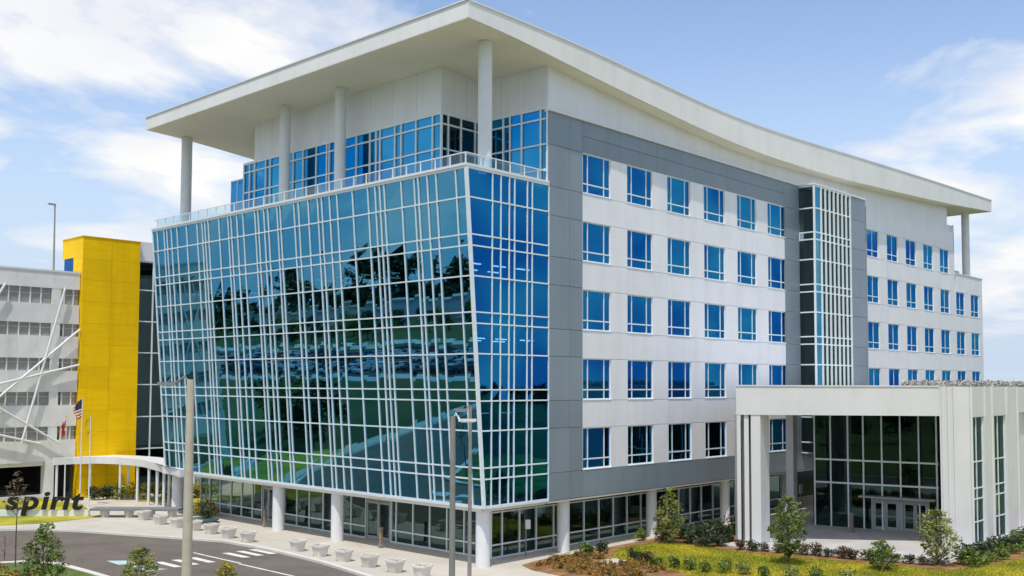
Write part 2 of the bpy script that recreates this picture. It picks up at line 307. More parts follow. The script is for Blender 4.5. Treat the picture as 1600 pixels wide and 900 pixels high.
cw = part(MB().hexa([(fx(0)+.25, .3, -.1), (0, .3, -.1), (0, DY-.2, -.1), (fx(0)+.25, DY-.2, -.1), (fx(0)+.25, .3, 0.02), (0, .3, .02), (0, DY-.2, .02), (fx(0)+.25, DY-.2, .02)]), 'slanted_glass_front', M['soffit'])
def fpt(y, z, off=0): return (fx(z)-off, y, z)
panes = []
for i in range(len(LV)-1):
    for j in range(len(YS)-1):
        y0, y1, z0, z1 = YS[j], YS[j+1], LV[i], LV[i+1]
        d = math.dist((CAM.x, CAM.y), (fx(z0), (y0+y1)/2)); w = abs(proj((fx(z0), y1, z0))-proj((fx(z0), y0, z0)))
        panes.append((w*(z1-z0)/d, y0, y1, z0, z1))
panes.sort(key=lambda t: -t[0])
rest = MB()
for k, (_, y0, y1, z0, z1) in enumerate(panes):
    mb = MB() if k < 290 else rest
    e = [random.uniform(-.005, .005) for _ in range(4)]
    o = [.0+e[0], .0+e[1], .0+e[2], .0+e[3]]
    mb.hexa([fpt(y0, z0, o[0]), fpt(y0, z0, o[0]-.025), fpt(y1, z0, o[1]-.025), fpt(y1, z0, o[1]), fpt(y0, z1, o[2]), fpt(y0, z1, o[2]-.025), fpt(y1, z1, o[3]-.025), fpt(y1, z1, o[3])])
    if k < 290: part(mb, 'pane', M['glassL'], cw)
part(rest, 'pane_group', M['glassL'], cw, kind='stuff')
for j, y in enumerate(YS):
    w = .07 if 0 < j < len(YS)-1 else .14
    a, b = fpt(y-w/2, 0), fpt(y-w/2, 18.8)
    part(MB().hexa([fpt(y-w/2, -.05, .07), fpt(y-w/2, -.05, -.08), fpt(y+w/2, -.05, -.08), fpt(y+w/2, -.05, .07), fpt(y-w/2, 18.8, .07), fpt(y-w/2, 18.8, -.08), fpt(y+w/2, 18.8, -.08), fpt(y+w/2, 18.8, .07)]), 'mullion', M['mull'], cw)
for i, z in enumerate(LV):
    w = .038 if 0 < i < 13 else .085
    part(MB().hexa([fpt(-.05, z-w, .067), fpt(-.05, z-w, -.083), fpt(DY, z-w, -.083), fpt(DY, z-w, .067), fpt(-.05, z+w, .067), fpt(-.05, z+w, -.083), fpt(DY, z+w, -.083), fpt(DY, z+w, .067)]), 'transom', M['mull'], cw)
# return face (vertical, y=0)
XR = [None, -4.86, -4.17, -3.47, -3.02, -1.93, -1.5, -.02]
cr_ = part(MB().box(-5.2, 0, .28, .3, -.3, -.02), 'return_glass_front', M['soffit'])
for i in range(len(LV)-1):
    z0, z1 = LV[i], LV[i+1]
    for j in range(len(XR)-1):
        a0 = XR[j] if XR[j] is not None else fx(z0); a1 = XR[j] if XR[j] is not None else fx(z1); b = XR[j+1]
        e = [random.uniform(-.005, .005) for _ in range(4)]
        part(MB().hexa([(a0, .0+e[0], z0), (b, .0+e[1], z0), (b, .025+e[1], z0), (a0, .025+e[0], z0), (a1, e[2], z1), (b, e[3], z1), (b, .025+e[3], z1), (a1, .025+e[2], z1)]), 'pane', M['glassR'], cr_)
for x in XR[1:]:
    part(MB().box(x-.035, x+.035, -.06, .08, -.04, 18.78), 'mullion', M['mull'], cr_)
part(MB().bar((fx(0)-.01, -.015, -.05), (fx(18.8)-.01, -.015, 18.8), .17, .17), 'corner_mullion', M['mull'], cr_)
for i, z in enumerate(LV):
    w = .038 if 0 < i < 13 else .085
    part(MB().box(fx(z)-.05, 0, -.062, .082, z-w, z+w), 'transom', M['mull'], cr_)
# floors, interior, terrace
for z in (1.86, 6.19, 10.49, 14.79):
    part(MB().box(fx(z)+.25, 31, .3, 35, z-.24, z+.2), 'floor_slab', M['ifloor'])
    part(MB().box(fx(z)+.4, 31, .45, 34.9, z-1.0, z-.9), 'ceiling', M['iceil'])
    lb = MB()
    for yy in np.arange(1.6, 34, 2.4):
        for xx in np.arange(fx(z)+1.4, -.5, 2.1): lb.box(xx, xx+1.1, yy, yy+.13, z-1.06, z-1.001)
    for xx in np.arange(3.5, 30, 2.4): lb.box(xx, xx+1.1, 1.4, 1.53, z-1.06, z-1.001)
    part(lb, 'ceiling_lights', M['lamp'], kind='stuff')
part(MB().box(-1.2, -1.0, 5, 34.9, 0.03, 18.4), 'core_wall', M['inter'])
part(MB().box(-1.0, 75, 4.8, 5, 0.03, 18.4), 'core_wall', M['inter'])
part(MB().box(-6.8, 75.3, .32, 35.2, 18.35, 18.66), 'terrace_floor', M['concgray'])
cap = MB(); cap.box(-7.05, -6.55, -.1, DY+.05, 18.86, 19.0).box(-6.55, -.03, -.1, .35, 18.862, 19.002)
part(cap, 'parapet_cap', M['whitep'])
part(MB().box(-5.3, 75.4, .31, 35.2, -.28, -.101).box(0.01, 75.4, .02, .308, -.2, -.12), 'overhang_soffit', M['soffit'])
part(MB().box(75.1, 75.4, .3, 35.2, 0, 18.3), 'end_wall', M['white']); part(MB().box(-5.1, 75.4, 35.2, 35.4, 0, 18.3), 'back_wall', M['white'])

# roof ---------------------------------------------------------------
xs_b = [(-7.85, 26.66), (-4.7, 26.58), (-1, 26.2), (1.6, 25.96), (3.8, 25.77), (6.7, 25.53), (10, 25.28), (13.3, 25.0), (17, 24.78), (21, 24.60), (25, 24.53), (30, 24.55), (36, 24.68), (42, 24.9), (50, 25.25), (62.3, 25.85), (70, 26.35), (76, 26.75)]
xs_t = [(-7.85, 27.62), (-4.7, 27.6), (-1, 27.52), (1.6, 27.47), (3.8, 27.38), (6.7, 27.2), (10, 27.02), (13.3, 26.84), (17, 26.68), (21, 26.6), (25, 26.63), (30, 26.75), (36, 26.95), (42, 27.15), (50, 27.4), (62.3, 27.75), (70, 27.9), (76, 28.05)]
bx_, bz_ = zip(*xs_b); tx_, tz_ = zip(*xs_t)
def zb_(x): return float(np.interp(x, bx_, bz_))
def smooth(xs, xp, fp):
    f = np.interp(xs, xp, fp)
    for _ in range(12): f[1:-1] = .25*f[:-2]+.5*f[1:-1]+.25*f[2:]
    return f
XS = np.linspace(-7.85, 76, 96); ZB = smooth(XS, bx_, bz_); ZT = smooth(XS, tx_, tz_)
def zb_(x): return float(np.interp(x, XS, ZB))
rf = MB(); sf = MB()
for i in range(95):
    x0, x1 = XS[i], XS[i+1]
    rf.hexa([(x0, -1.05, ZB[i]), (x1, -1.05, ZB[i+1]), (x1, 35.15, ZB[i+1]), (x0, 35.15, ZB[i]), (x0, -1.05, ZT[i]), (x1, -1.05, ZT[i+1]), (x1, 35.15, ZT[i+1]), (x0, 35.15, ZT[i])])
rfo = rf
def strip(n, y0, y1, Z0, Z1):
    m_ = MB(); nn = len(XS)
    for i in range(nn): m_.v += [(XS[i], y0, Z0[i]), (XS[i], y1, Z0[i]), (XS[i], y1, Z1[i]), (XS[i], y0, Z1[i])]
    for i in range(nn-1):
        a = 4*i; b = a+4
        m_.f += [(a, a+1, b+1, b), (a+3, b+3, b+2, a+2), (a, b, b+3, a+3), (a+1, a+2, b+2, b+1)]
    m_.f += [(0, 3, 2, 1), (4*nn-4, 4*nn-3, 4*nn-2, 4*nn-1)]; m_.m = [0]*len(m_.f); return m_
ro = part(strip('roof', -1.05, 35.15, ZB, ZT), 'roof', M['roof'])
part(strip('soffit', -.93, 35.03, ZB-.03, ZB+.01), 'soffit', M['soffit'], ro)
dr = MB(); dr.bar((-7.86, -1.07, ZT[0]+.03), (-7.86, 35.15, ZT[0]+.03), .12, .08)
for i in range(95): dr.hexa([(XS[i], -1.1, ZT[i]-.04), (XS[i+1], -1.1, ZT[i+1]-.04), (XS[i+1], -.9, ZT[i+1]-.04), (XS[i], -.9, ZT[i]-.04), (XS[i], -1.1, ZT[i]+.05), (XS[i+1], -1.1, ZT[i+1]+.05), (XS[i+1], -.9, ZT[i+1]+.05), (XS[i], -.9, ZT[i]+.05)])
part(dr, 'roof_edge_trim', M['whitep'], ro)

# facade cladding ------------------------------------------------------
def gpanel(x0, x1, z0, z1, y=0., mt='gray', nm='gray_panel', th=.1):
    part(MB().box(x0+.012, x1-.012, y, y+th, z0+.012, z1-.012), nm, M[mt])
RT = [21.3, 17.0, 12.72, 8.43, 4.14]; RB = [18.78, 14.5, 10.2, 5.88, 1.6]
part(MB().box(.0, 3.2, .1, .3, -.1, 23.3).box(3.2, 31.6, .1, .3, 21.31, 23.3).box(29.15, 31.6, .1, .3, 1.55, 21.3).box(3.2, 44.5, .1, .3, -.1, 1.55), 'gray_backing', M['grayd'])
zs = [-.1, 1.55, 4.2, 5.85, 8.5, 10.15, 12.8, 14.5, 17.0, 18.75, 21.3, 23.3]
for z0, z1 in zip(zs, zs[1:]):
    gpanel(0, 2.0, z0, z1); gpanel(2.0, 3.22, z0, z1); gpanel(29.12, 31.62, z0, z1)
xs = [3.22, 11.3, 20.3, 29.12]
for a, b in zip(xs, xs[1:]):
    gpanel(a, b, 21.3, 22.35); gpanel(a, b, 22.35, 23.3)
    m_ = (a+b)/2
    gpanel(a, m_, -.1, 1.55); gpanel(m_, b, -.1, 1.55)
for a, b in zip([31.62, 36, 40.3, 44.6, 50, 56, 62, 68, 75.5], [36, 40.3, 44.6, 50, 56, 62, 68, 75.5]):
    gpanel(a, b, -.1, 1.55)
part(MB().box(-.05, 31.6, -.16, .3, 23.3, 23.42).box(31.6, 44.6, -.1, .3, 23.3, 23.44).box(31.58, 41.45, -1.42, -.1, 23.301, 23.441), 'cornice', M['whitep'])
ww = MB(); n = len(XS)
# white band under the roof
for i in range(len(XS)-1):
    a, b = XS[i], XS[i+1]
    if b < 0.02 or a > 64.9: continue
    a = max(a, .02); b = min(b, 65.05)
    ww.hexa([(a, .04, 23.43), (b, .04, 23.43), (b, .25, 23.43), (a, .25, 23.43), (a, .04, zb_(a)-.02), (b, .04, zb_(b)-.02), (b, .25, zb_(b)-.02), (a, .25, zb_(a)-.02)])
part(ww, 'upper_wall', M['white'])
# windows
def window(x0, x1, z0, z1, cols, y=.12):
    f = MB(); w = x1-x0; h = z1-z0
    f.box(x0, x0+.06, y-.03, y+.1, z0, z1).box(x1-.06, x1, y-.03, y+.1, z0, z1).box(x0+.06, x1-.06, y-.03, y+.1, z0, z0+.07).box(x0+.06, x1-.06, y-.03, y+.1, z1-.06, z1)
    zt = z0+.24*h; cx = [x0]+[x0+q*w for q in cols]+[x1]
    for q in cx[1:-1]: f.box(q-.04, q+.04, y-.035, y+.1, z0+.07, z1-.06)
    f.box(x0+.06, x1-.06, y-.04, y+.095, zt-.04, zt+.04)
    wo_ = part(f, 'window', M['mull'])
    for i in range(len(cx)-1):
        a = cx[i]+(.06 if i == 0 else .04); b = cx[i+1]-(.06 if i == len(cx)-2 else .04)
        for (c0, c1) in ((z0+.07, zt-.04), (zt+.04, z1-.06)):
            e = [random.uniform(-.004, .004) for _ in range(4)]
            part(MB().hexa([(a, y+e[0], c0), (b, y+e[1], c0), (b, y+.02+e[1], c0), (a, y+.02+e[0], c0), (a, y+e[2], c1), (b, y+e[3], c1), (b, y+.02+e[3], c1), (a, y+.02+e[2], c1)]), 'pane', M['glassR'], wo_)
    if random.random() < .45:      # a half drawn blind behind the glass
        hb = random.uniform(.2, .5)*h
        part(MB().box(x0+.1, x1-.1, y+.16, y+.18, z1-hb, z1-.05), 'blind', M['iceil'], wo_)
    # reveal
    part(MB().box(x0-.02, x0, .0, .3, z0, z1).box(x1, x1+.02, .0, .3, z0, z1).box(x0-.02, x1+.02, -.02, .3, z0-.05, z0).box(x0, x1, .0, .3, z1, z1+.012), 'frame', M['white'], wo_)
WX = [3.23+4.63*k for k in range(6)]
wp = MB()
def wpanel(x0, x1, z0, z1, y=0.01): part(MB().box(x0+.011, x1-.011, y, y+.25, z0+.011, z1-.011), 'white_panel', M['white'])
for r in range(5):
    for k in range(6):
        x0 = WX[k]; x1 = x0+2.87; xn = WX[k+1] if k < 5 else 29.12
        window(x0+(.02 if k == 0 else 0), x1, RB[r], RT[r], (.2, .78))
        if xn-x1 > .1: wpanel(x1+.02, xn-.02, RB[r]-.05, RT[r]+.012)
        if r < 4: wpanel(x0-.02 if k else 3.23, xn-.02 if k < 5 else 29.12, RT[r+1]+.012, RB[r]-.05)
EX = [44.72+4.5*k for k in range(7)]
for r in range(5):
    for k in range(7):
        if r == 0 and k > 4: continue
        x0 = EX[k]; x1 = x0+2.6; xn = EX[k+1] if k < 6 else 75.5
        if r == 0 and k == 4: xn = 66.9
        window(x0, x1, RB[r], RT[r], (.5,))
        wpanel(x1+.02, xn-.02, RB[r]-.05, RT[r]+.012)
        zt = RT[r+1]+.012 if r < 4 else 1.55
        if r < 4: wpanel(x0-.02, xn-.02, zt, RB[r]-.05)
for k in (5, 6):
    wpanel(EX[k]-.02, (EX[k+1] if k < 6 else 75.5)-.02, RT[1]+.012, 18.95)
part(MB().box(44.5, 66.9, .02, .28, RT[0]+.02, 23.42).box(65.06, 66.9, .3, .55, 23.43, 24.2), 'upper_wall', M['white'])
part(MB().box(66.8, 66.95, .02, 30, 18.7, 24.2).box(66.95, 75.4, .05, .3, 18.7, 18.95), 'terrace_wall', M['white'])
part(MB().box(66.9, 75.55, -.05, .35, 18.955, 19.06), 'terrace_cap', M['whitep'])
part(MB().box(68.2, 70.6, .8, 1.6, 18.7, 19.55), 'terrace_unit', M['metal'])
# projecting bay
YB = -1.35
bay = part(MB().box(31.7, 41.2, YB+.35, .3, 23.0, 23.29), 'projecting_bay', M['gray'])
bl = [1.3, 2.17, 4.22, 5.88, 6.5, 8.5, 10.18, 10.8, 12.8, 14.48, 15.1, 17.15, 18.8, 19.4, 21.4, 23.22]
for z0, z1 in zip(bl, bl[1:]):
    part(MB().box(31.66, 31.685, YB+.06, -.02, z0, z1), 'pane', M['glassC'], bay)
    xx = [31.72, 32.75]+[32.75+.78*q for q in range(1, 8)]
    for a, b in zip(xx, xx[1:]): part(MB().box(a+.03, b-.03, YB+.03, YB+.055, z0, z1), 'pane', M['glassL'] if a < 32 else M['glassD'], bay)
for z in bl:
    part(MB().box(31.62, 31.72, YB+.1, .0, z-.05, z+.05), 'transom', M['mull'], bay)
    part(MB().box(31.74, 38.2, YB-.02, YB+.08, z-.05, z+.05), 'transom', M['mull'], bay)
part(MB().box(31.6, 31.74, YB-.03, YB+.1, 1.2, 23.28), 'corner_post', M['mull'], bay)
for x in xx[1:]: part(MB().box(x-.03, x+.03, YB-.12, YB+.09, 1.25, 23.25), 'fin', M['mull'], bay)
for z0, z1 in zip(zs[1:], zs[2:]): part(MB().box(38.3, 41.4, YB, YB+.12, z0+.012, z1-.012), 'gray_panel', M['gray'], bay)
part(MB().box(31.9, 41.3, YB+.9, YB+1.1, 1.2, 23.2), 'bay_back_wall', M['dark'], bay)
part(MB().box(38.25, 41.42, YB+.13, .3, 1.2, 23.28).box(31.7, 41.4, YB+.02, .3, 1.0, 1.24), 'bay_body', M['gray'], bay)
part(MB().box(41.42, 44.68, .01, .2, 1.55, 23.3), 'gray_panel', M['gray'])

# penthouse ------------------------------------------------------------
XA, YB2 = -3.55, 5.68
ph = part(MB().box(XA+.12, -.3, YB2+.1, 27, 23.5, 23.6), 'penthouse', M['dark'])
def wallseg(p, q, z0, top=None, n_=6, th=.2):
    p, q = Vector(p), Vector(q); d = (q-p).normalized(); nrm = Vector((-d.y, d.x)); 
    for i in range(n_):
        a = p+(q-p)*i/n_; b = p+(q-p)*(i+1)/n_; a2 = a+d*.01; b2 = b-d*.01
        za, zb2 = zb_(a.x)-.035, zb_(b.x)-.035
        part(MB().hexa([(a2.x, a2.y, z0), (b2.x, b2.y, z0), (b2.x+nrm.x*th, b2.y+nrm.y*th, z0), (a2.x+nrm.x*th, a2.y+nrm.y*th, z0), (a2.x, a2.y, za), (b2.x, b2.y, zb2), (b2.x+nrm.x*th, b2.y+nrm.y*th, zb2), (a2.x+nrm.x*th, a2.y+nrm.y*th, za)]), 'wall_panel', M['white'], ph)
wallseg((XA, 26.4), (XA, YB2), 23.6, n_=9)           # note: outer face on the left of travel
wallseg((XA, YB2), (-.28, YB2), 23.6, n_=3)
wallseg((-.28, YB2), (-.02, .06), 23.6, n_=3)
wallseg((3.6, 34.6), (XA, 26.4), 23.6, n_=4)
ZP = [18.7, 19.75, 21.3, 22.85, 23.52]
def cwseg(p, q, ts, gm):
    p, q = Vector(p), Vector(q); d = (q-p).normalized(); nr = Vector((-d.y, d.x)); L_ = (q-p).length
    ts = [0]+ts+[L_]
    for t in ts:
        c0 = p+d*t; part(MB().bar((c0.x, c0.y, 18.66), (c0.x, c0.y, 23.56), .1, .14, ref=(nr.x, nr.y, 0)), 'mullion', M['mull'], ph)
    for z in ZP[1:]:
        w_ = .05 if z < 23.5 else .09
        part(MB().bar((p.x, p.y, z), (q.x, q.y, z), .12, w_*2, ref=(0, 0, 1)), 'transom', M['mull'], ph)
    for a, b in zip(ts, ts[1:]):
        for z0, z1 in zip(ZP, ZP[1:]):
            A, Bq = p+d*a+nr*.03, p+d*b+nr*.03
            part(MB().hexa([(A.x, A.y, z0), (Bq.x, Bq.y, z0), (Bq.x+nr.x*.02, Bq.y+nr.y*.02, z0), (A.x+nr.x*.02, A.y+nr.y*.02, z0), (A.x, A.y, z1), (Bq.x, Bq.y, z1), (Bq.x+nr.x*.02, Bq.y+nr.y*.02, z1), (A.x+nr.x*.02, A.y+nr.y*.02, z1)]), 'pane', gm, ph)
ymul = [27.0, 26.3, 24.84, 24.24, 22.8, 21.3, 20.12, 18.54, 17.31, 17.02, 15.5, 14.03, 12.6, 11.94, 11.54, 10.05, 9.42, 8.0, 6.45]
cwseg((XA+.02, 27.8), (XA+.02, YB2), [27.8-y for y in ymul], M['glassP'])
cwseg((XA+.02, YB2), (-.28, YB2), [.55, 1.65, 2.9], M['glassD'])
cwseg((-.28, YB2), (-.02, .1), [2.1, 2.65, 3.6, 5.1], M['glassP'])
cwseg((3.6, 34.6), (XA+.12, 27.8), [1.6, 3.2, 4.8, 6.4], M['glassP'])
part(MB().box(-3.52, -3.5, 27.9, 29.6, 18.7, 22.4), 'low_glass_wing', M['glassP'], ph); part(MB().box(-3.56, 1.0, 27.86, 29.66, 22.4, 22.5).box(-3.55, -3.47, 29.57, 29.65, 18.7, 22.4).box(-3.55, -3.47, 28.7, 28.78, 18.7, 22.4), 'low_wing_frame', M['mull'], ph)
part(MB().box(XA+1.5, XA+1.7, YB2+1.2, 27.5, 18.67, 23.5).box(XA+1.7, 3, YB2+1.2, YB2+1.4, 18.67, 23.5).box(1.1, 1.3, .3, YB2+1.2, 18.67, 23.5), 'core_wall', M['dark'])
# terrace railing
rl = part(MB().bar((-6.86, .1, 19.62), (-6.86, 35.3, 19.62), .06, .06).bar((-6.86, .1, 19.62), (-.1, .1, 19.62), .06, .06), 'terrace_railing', M['whitep'])
yy = .1
while yy < 35.3:
    part(MB().box(-6.89, -6.83, yy-.03, yy+.03, 19.0, 19.6), 'post', M['whitep'], rl)
    if yy+1.24 < 35.4: part(MB().box(-6.87, -6.855, yy+.05, yy+1.18, 19.06, 19.55), 'glass_panel', M['rail'], rl)
    yy += 1.24
xx_ = -6.86+1.2
while xx_ < -.1:
    part(MB().box(xx_-.03, xx_+.03, .07, .13, 19.0, 19.6), 'post', M['whitep'], rl)
    part(MB().box(xx_-1.15, xx_-.05, .095, .11, 19.06, 19.55), 'glass_panel', M['rail'], rl); xx_ += 1.2
# terrace planters with low plants
# columns
for (x, y, zt, z0, r) in [(-4.7, .75, 0, G, .41), (-4.7, 14.1, 0, G, .41), (-4.7, 20.8, 0, G, .41), (-4.6, 34.9, 0, G, .45), (2.35, .82, -.1, G, .39), (11.6, .82, -.1, G, .36), (21.0, .82, -.1, G, .36), (-4.7, .75, zb_(-4.7), 18.6, .41), (-4.7, 14.3, zb_(-4.7), 18.6, .38), (-4.7, 20.7, zb_(-4.7), 18.6, .38), (-4.7, 34.4, zb_(-4.7), 18.6, .42), (73.1, .9, zb_(73.1), 18.6, .42), (30.2, .8, -.1, G, .36), (39.4, .8, -.1, G, .36)]:
    part(MB().tube([(x, y, z0), (x, y, zt-.035 if zt > 5 else zt-.12)], r, 28), 'column', M['whitep'], smooth=True)
# ground floor glazing
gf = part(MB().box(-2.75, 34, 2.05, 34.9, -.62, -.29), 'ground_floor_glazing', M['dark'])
gz = [G+.05, -2.62, -.72]
YG = [2.2, 3.0, 4.38, 5.89, 7.45, 9.02, 10.64, 11.12]; YD = [12.15, 13.2]; YG2 = [13.73, 15.3, 16.9, 18.44, 20.06, 21.55, 23.1, 24.3]; YG3 = [26.0, 27.3, 28.8, 30.3, 31.9, 33.4, 34.8]
def gpane(a, b, axis, c0):
    for z0, z1 in zip(gz, gz[1:]):
        if axis == 'y': part(MB().box(c0, c0+.02, a+.03, b-.03, z0+.04, z1-.03), 'pane', M['glassC'], gf)
        else: part(MB().box(a+.03, b-.03, c0, c0+.02, z0+.04, z1-.03), 'pane', M['glassC'], gf)
for ys in (YG, YG2, YG3):
    for a, b in zip(ys, ys[1:]): gpane(a, b, 'y', -2.6)
    for y in ys: part(MB().box(-2.68, -2.52, y-.035, y+.035, G, -.6), 'mullion', M['mull'], gf)
    for z in gz: part(MB().box(-2.675, -2.525, ys[0], ys[-1], z-.04, z+.04), 'rail', M['mull'], gf)
def door(y0, y1, x=-2.6):
    d = part(MB().box(x-.1, x+.1, y0, y0+.09, G, -.6).box(x-.1, x+.1, y1-.09, y1, G, -.6).box(x-.1, x+.1, y0+.09, y1-.09, -.86, -.72), 'door_frame', M['frame'], gf)
    m_ = (y0+y1)/2
    for a, b in ((y0+.1, m_-.01), (m_+.01, y1-.1)):
        lf = MB().box(x-.05, x+.02, a, a+.1, G+.02, -.9).box(x-.05, x+.02, b-.1, b, G+.02, -.9).box(x-.049, x+.019, a+.1, b-.1, G+.02, G+.25).box(x-.049, x+.019, a+.1, b-.1, -1.05, -.9)
        lf.box(x-.02, x, a+.1, b-.1, G+.25, -1.05, 1)
        lf.tube([(x-.1, (a+.16 if a > m_ else b-.16), G+.8), (x-.1, (a+.16 if a > m_ else b-.16), G+1.5)], .02, 6, 2)
        part(lf, 'door_leaf', [M['frame'], M['glassC'], M['metal']], gf)
door(11.15, 13.7); door(24.33, 25.97)
XG = [-2.6, -1.67, -.15, 1.36, 2.99, 4.4, 6.0, 7.56, 9.11, 10.65, 12.24, 13.8, 15.4, 16.9, 18.4, 19.9, 21.5, 23.1, 24.7, 26.3, 28, 30, 32, 34]
for a, b in zip(XG, XG[1:]): gpane(a, b, 'x', 2.2)
for x in XG: part(MB().box(x-.035, x+.035, 2.12, 2.28, G, -.6), 'mullion', M['mull'], gf)
for z in gz: part(MB().box(-2.6, 34, 2.125, 2.275, z-.04, z+.04), 'rail', M['mull'], gf)
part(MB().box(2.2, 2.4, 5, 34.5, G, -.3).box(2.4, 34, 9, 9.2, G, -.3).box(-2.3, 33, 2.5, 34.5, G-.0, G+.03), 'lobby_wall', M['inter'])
for (x, y) in ((0.4, 6.5), (0.6, 16), (.4, 22), (6, 5.5), (13, 6)): part(MB().box(x-.5, x+.5, y-1.2, y+1.2, G+.03, G+1.0), 'lobby_counter', M['ifloor'])

# ------------------------------------------------------------------ entrance pavilion
P = empty('entrance_pavilion', 'low white entrance pavilion with flat roof, tall glass lobby and white piers', 'entrance pavilion', loc=(24, -10, G))
def pp(mb, name, m, parent=None, **k): return part(mb, name, m, parent if parent is not None else P, **k)
A_ = Vector((11.4, -5.9)); d_ = Vector((.6035, -.7974)); n_ = Vector((.7974, .6035))
def sp_(s_, d=0): q = A_+d_*s_+n_*d; return (q.x, q.y)
ZR0, ZR1 = 4.93, 6.74
roofp = [sp_(0), sp_(12.5), sp_(12.5, .05), (40, -16.9), (40, -1.7), (21, -1.7)]
rp_ = pp(MB().prism([sp_(0), sp_(12.44), (26, -16.6), (40, -16.6), (40, -1.7), (21, -1.7)], ZR0, ZR1), 'roof', M['pavw'])
pp(MB().prism([sp_(-.06, -.05), sp_(12.45, -.05), sp_(12.45, .25), sp_(0.1, .25)], ZR1+.003, ZR1+.08), 'roof_edge', M['pavw'], rp_)
def spr(s0, s1, d0, d1, z0, z1, name='pier', m='pavw'):
    pp(MB().prism([sp_(s0, d0), sp_(s1, d0), sp_(s1, d1), sp_(s0, d1)], z0, z1), name, M[m])
spr(.03, .27, .02, 1.2, G, ZR0, 'fin'); spr(.5, .78, .1, 1.3, G, ZR0, 'fin')
pp(MB().prism([sp_(.92, .04), sp_(1.5, .04), (14.25, -6.62), (14.3, -5.9), sp_(.92, 2.2)], G, ZR0), 'pier', M['pavw'])
spr(.27, .92, 1.5, 1.6, G, ZR0, 'pier_panel', 'glassD')
# right drum wall
C0, C1 = sp_(12.45), sp_(14.4)
pp(MB().prism([sp_(12.45), sp_(14.4), (20.5, -17.1), (24.5, -14.6)], G, ZR1+.02), 'corner_wall', M['pavw'])
for i, q in enumerate([12.55, 12.9, 13.25, 14.25]): spr(q, q+.14, -.1, .0, G, ZR1+.03, 'fin')
yw = -17.15
wb = [(20.1, 20.62), (22.95, 24.55), (27.2, 29.7)]
for a, b in wb:
    pp(MB().box(a, b, yw, yw+.5, G, ZR1+.02), 'wall', M['pavw'])
for x in (22.98, 24.35, 27.23, 29.5): pp(MB().box(x, x+.16, yw-.1, yw, G, ZR1+.03), 'fin', M['pavw'])
for a, b in ((20.62, 22.95), (24.55, 27.2)):
    pp(MB().box(a, b, yw+.02, yw+.4, 4.86, ZR1+.02), 'spandrel', M['pavw']); pp(MB().box(a, b, yw+.02, yw+.4, G, -3.12), 'sill', M['pavw'])
    m_ = (a+b)/2; zz = [-3.12, -1.75, -.32, .35, 2.02, 4.86]
    f = MB()
    for x in (a+.05, m_, b-.05): f.box(x-.05, x+.05, yw+.12, yw+.25, -3.12, 4.86)
    for z in zz: f.box(a+.1, b-.1, yw+.125, yw+.245, z-.04, z+.04)
    w_ = pp(f, 'window', M['mull'])
    for x0, x1 in ((a+.1, m_-.05), (m_+.05, b-.1)):
        for z0, z1 in zip(zz, zz[1:]): pp(MB().box(x0, x1, yw+.17, yw+.19, z0+.04, z1-.04), 'pane', M['glassD'], w_)
pp(MB().box(29.7, 40, yw+.9, yw+1.1, G, ZR1+.01), 'wall', M['pavw'])
for x in (30.6, 32.4, 34.2): pp(MB().box(x, x+.16, yw+.78, yw+.9, G, ZR1+.02), 'fin', M['pavw'])
# column and side wall seen through the porch
pp(MB().box(24.6, 25.2, -2.9, -2.3, G, ZR0), 'column', M['pavw'])
# lobby glass wall
D0 = Vector((23.6, -4.9)); dd = Vector((.1893, -.9819)); dn = Vector((.9819, .1893))
def dp(s_, d=0): q = D0+dd*s_+dn*d; return (q.x, q.y)
sv = [.2, 1.35, 2.57, 3.64, 4.9, 6.14, 7.36, 8.5]
zl = [G+.1, -.16, 1.48, ZR0]
lg = pp(MB().prism([dp(0), dp(9), dp(9, .3), dp(0, .3)], G+.09, G+.13), 'lobby_glazing', M['frame'])
def dbox(s0, s1, d0, d1, z0, z1, name, m):
    return pp(MB().prism([dp(s0, d0), dp(s1, d0), dp(s1, d1), dp(s0, d1)], z0, z1), name, M[m], lg)
for s_ in sv: dbox(s_-.05, s_+.05, -.06, .1, G+.1, ZR0, 'mullion', 'mull')
for i, z in enumerate(zl[1:-1]): dbox(.2, 8.6, -.065, .095, z-.06, z+.06, 'transom', 'mull')
dbox(.2, 8.6, -.064, .09, ZR0-.1, ZR0-.003, 'transom', 'mull')
for i, (a, b) in enumerate(zip(sv, sv[1:])):
    for j, (z0, z1) in enumerate(zip(zl, zl[1:])):
        if j == 0 and a >= 3.6: z0 = -.86
        dbox(a+.05, b-.05, 0, .02, z0, z1-.05, 'pane', 'glassD')
dbox(3.45, 8.45, -.9, .0, -1.02, -.92, 'door_canopy', 'frame')
dbox(3.7, 4.15, .0, .02, G+.1, -1.05, 'pane', 'glassD'); dbox(8.0, 8.5, .0, .02, G+.1, -1.05, 'pane', 'glassD')
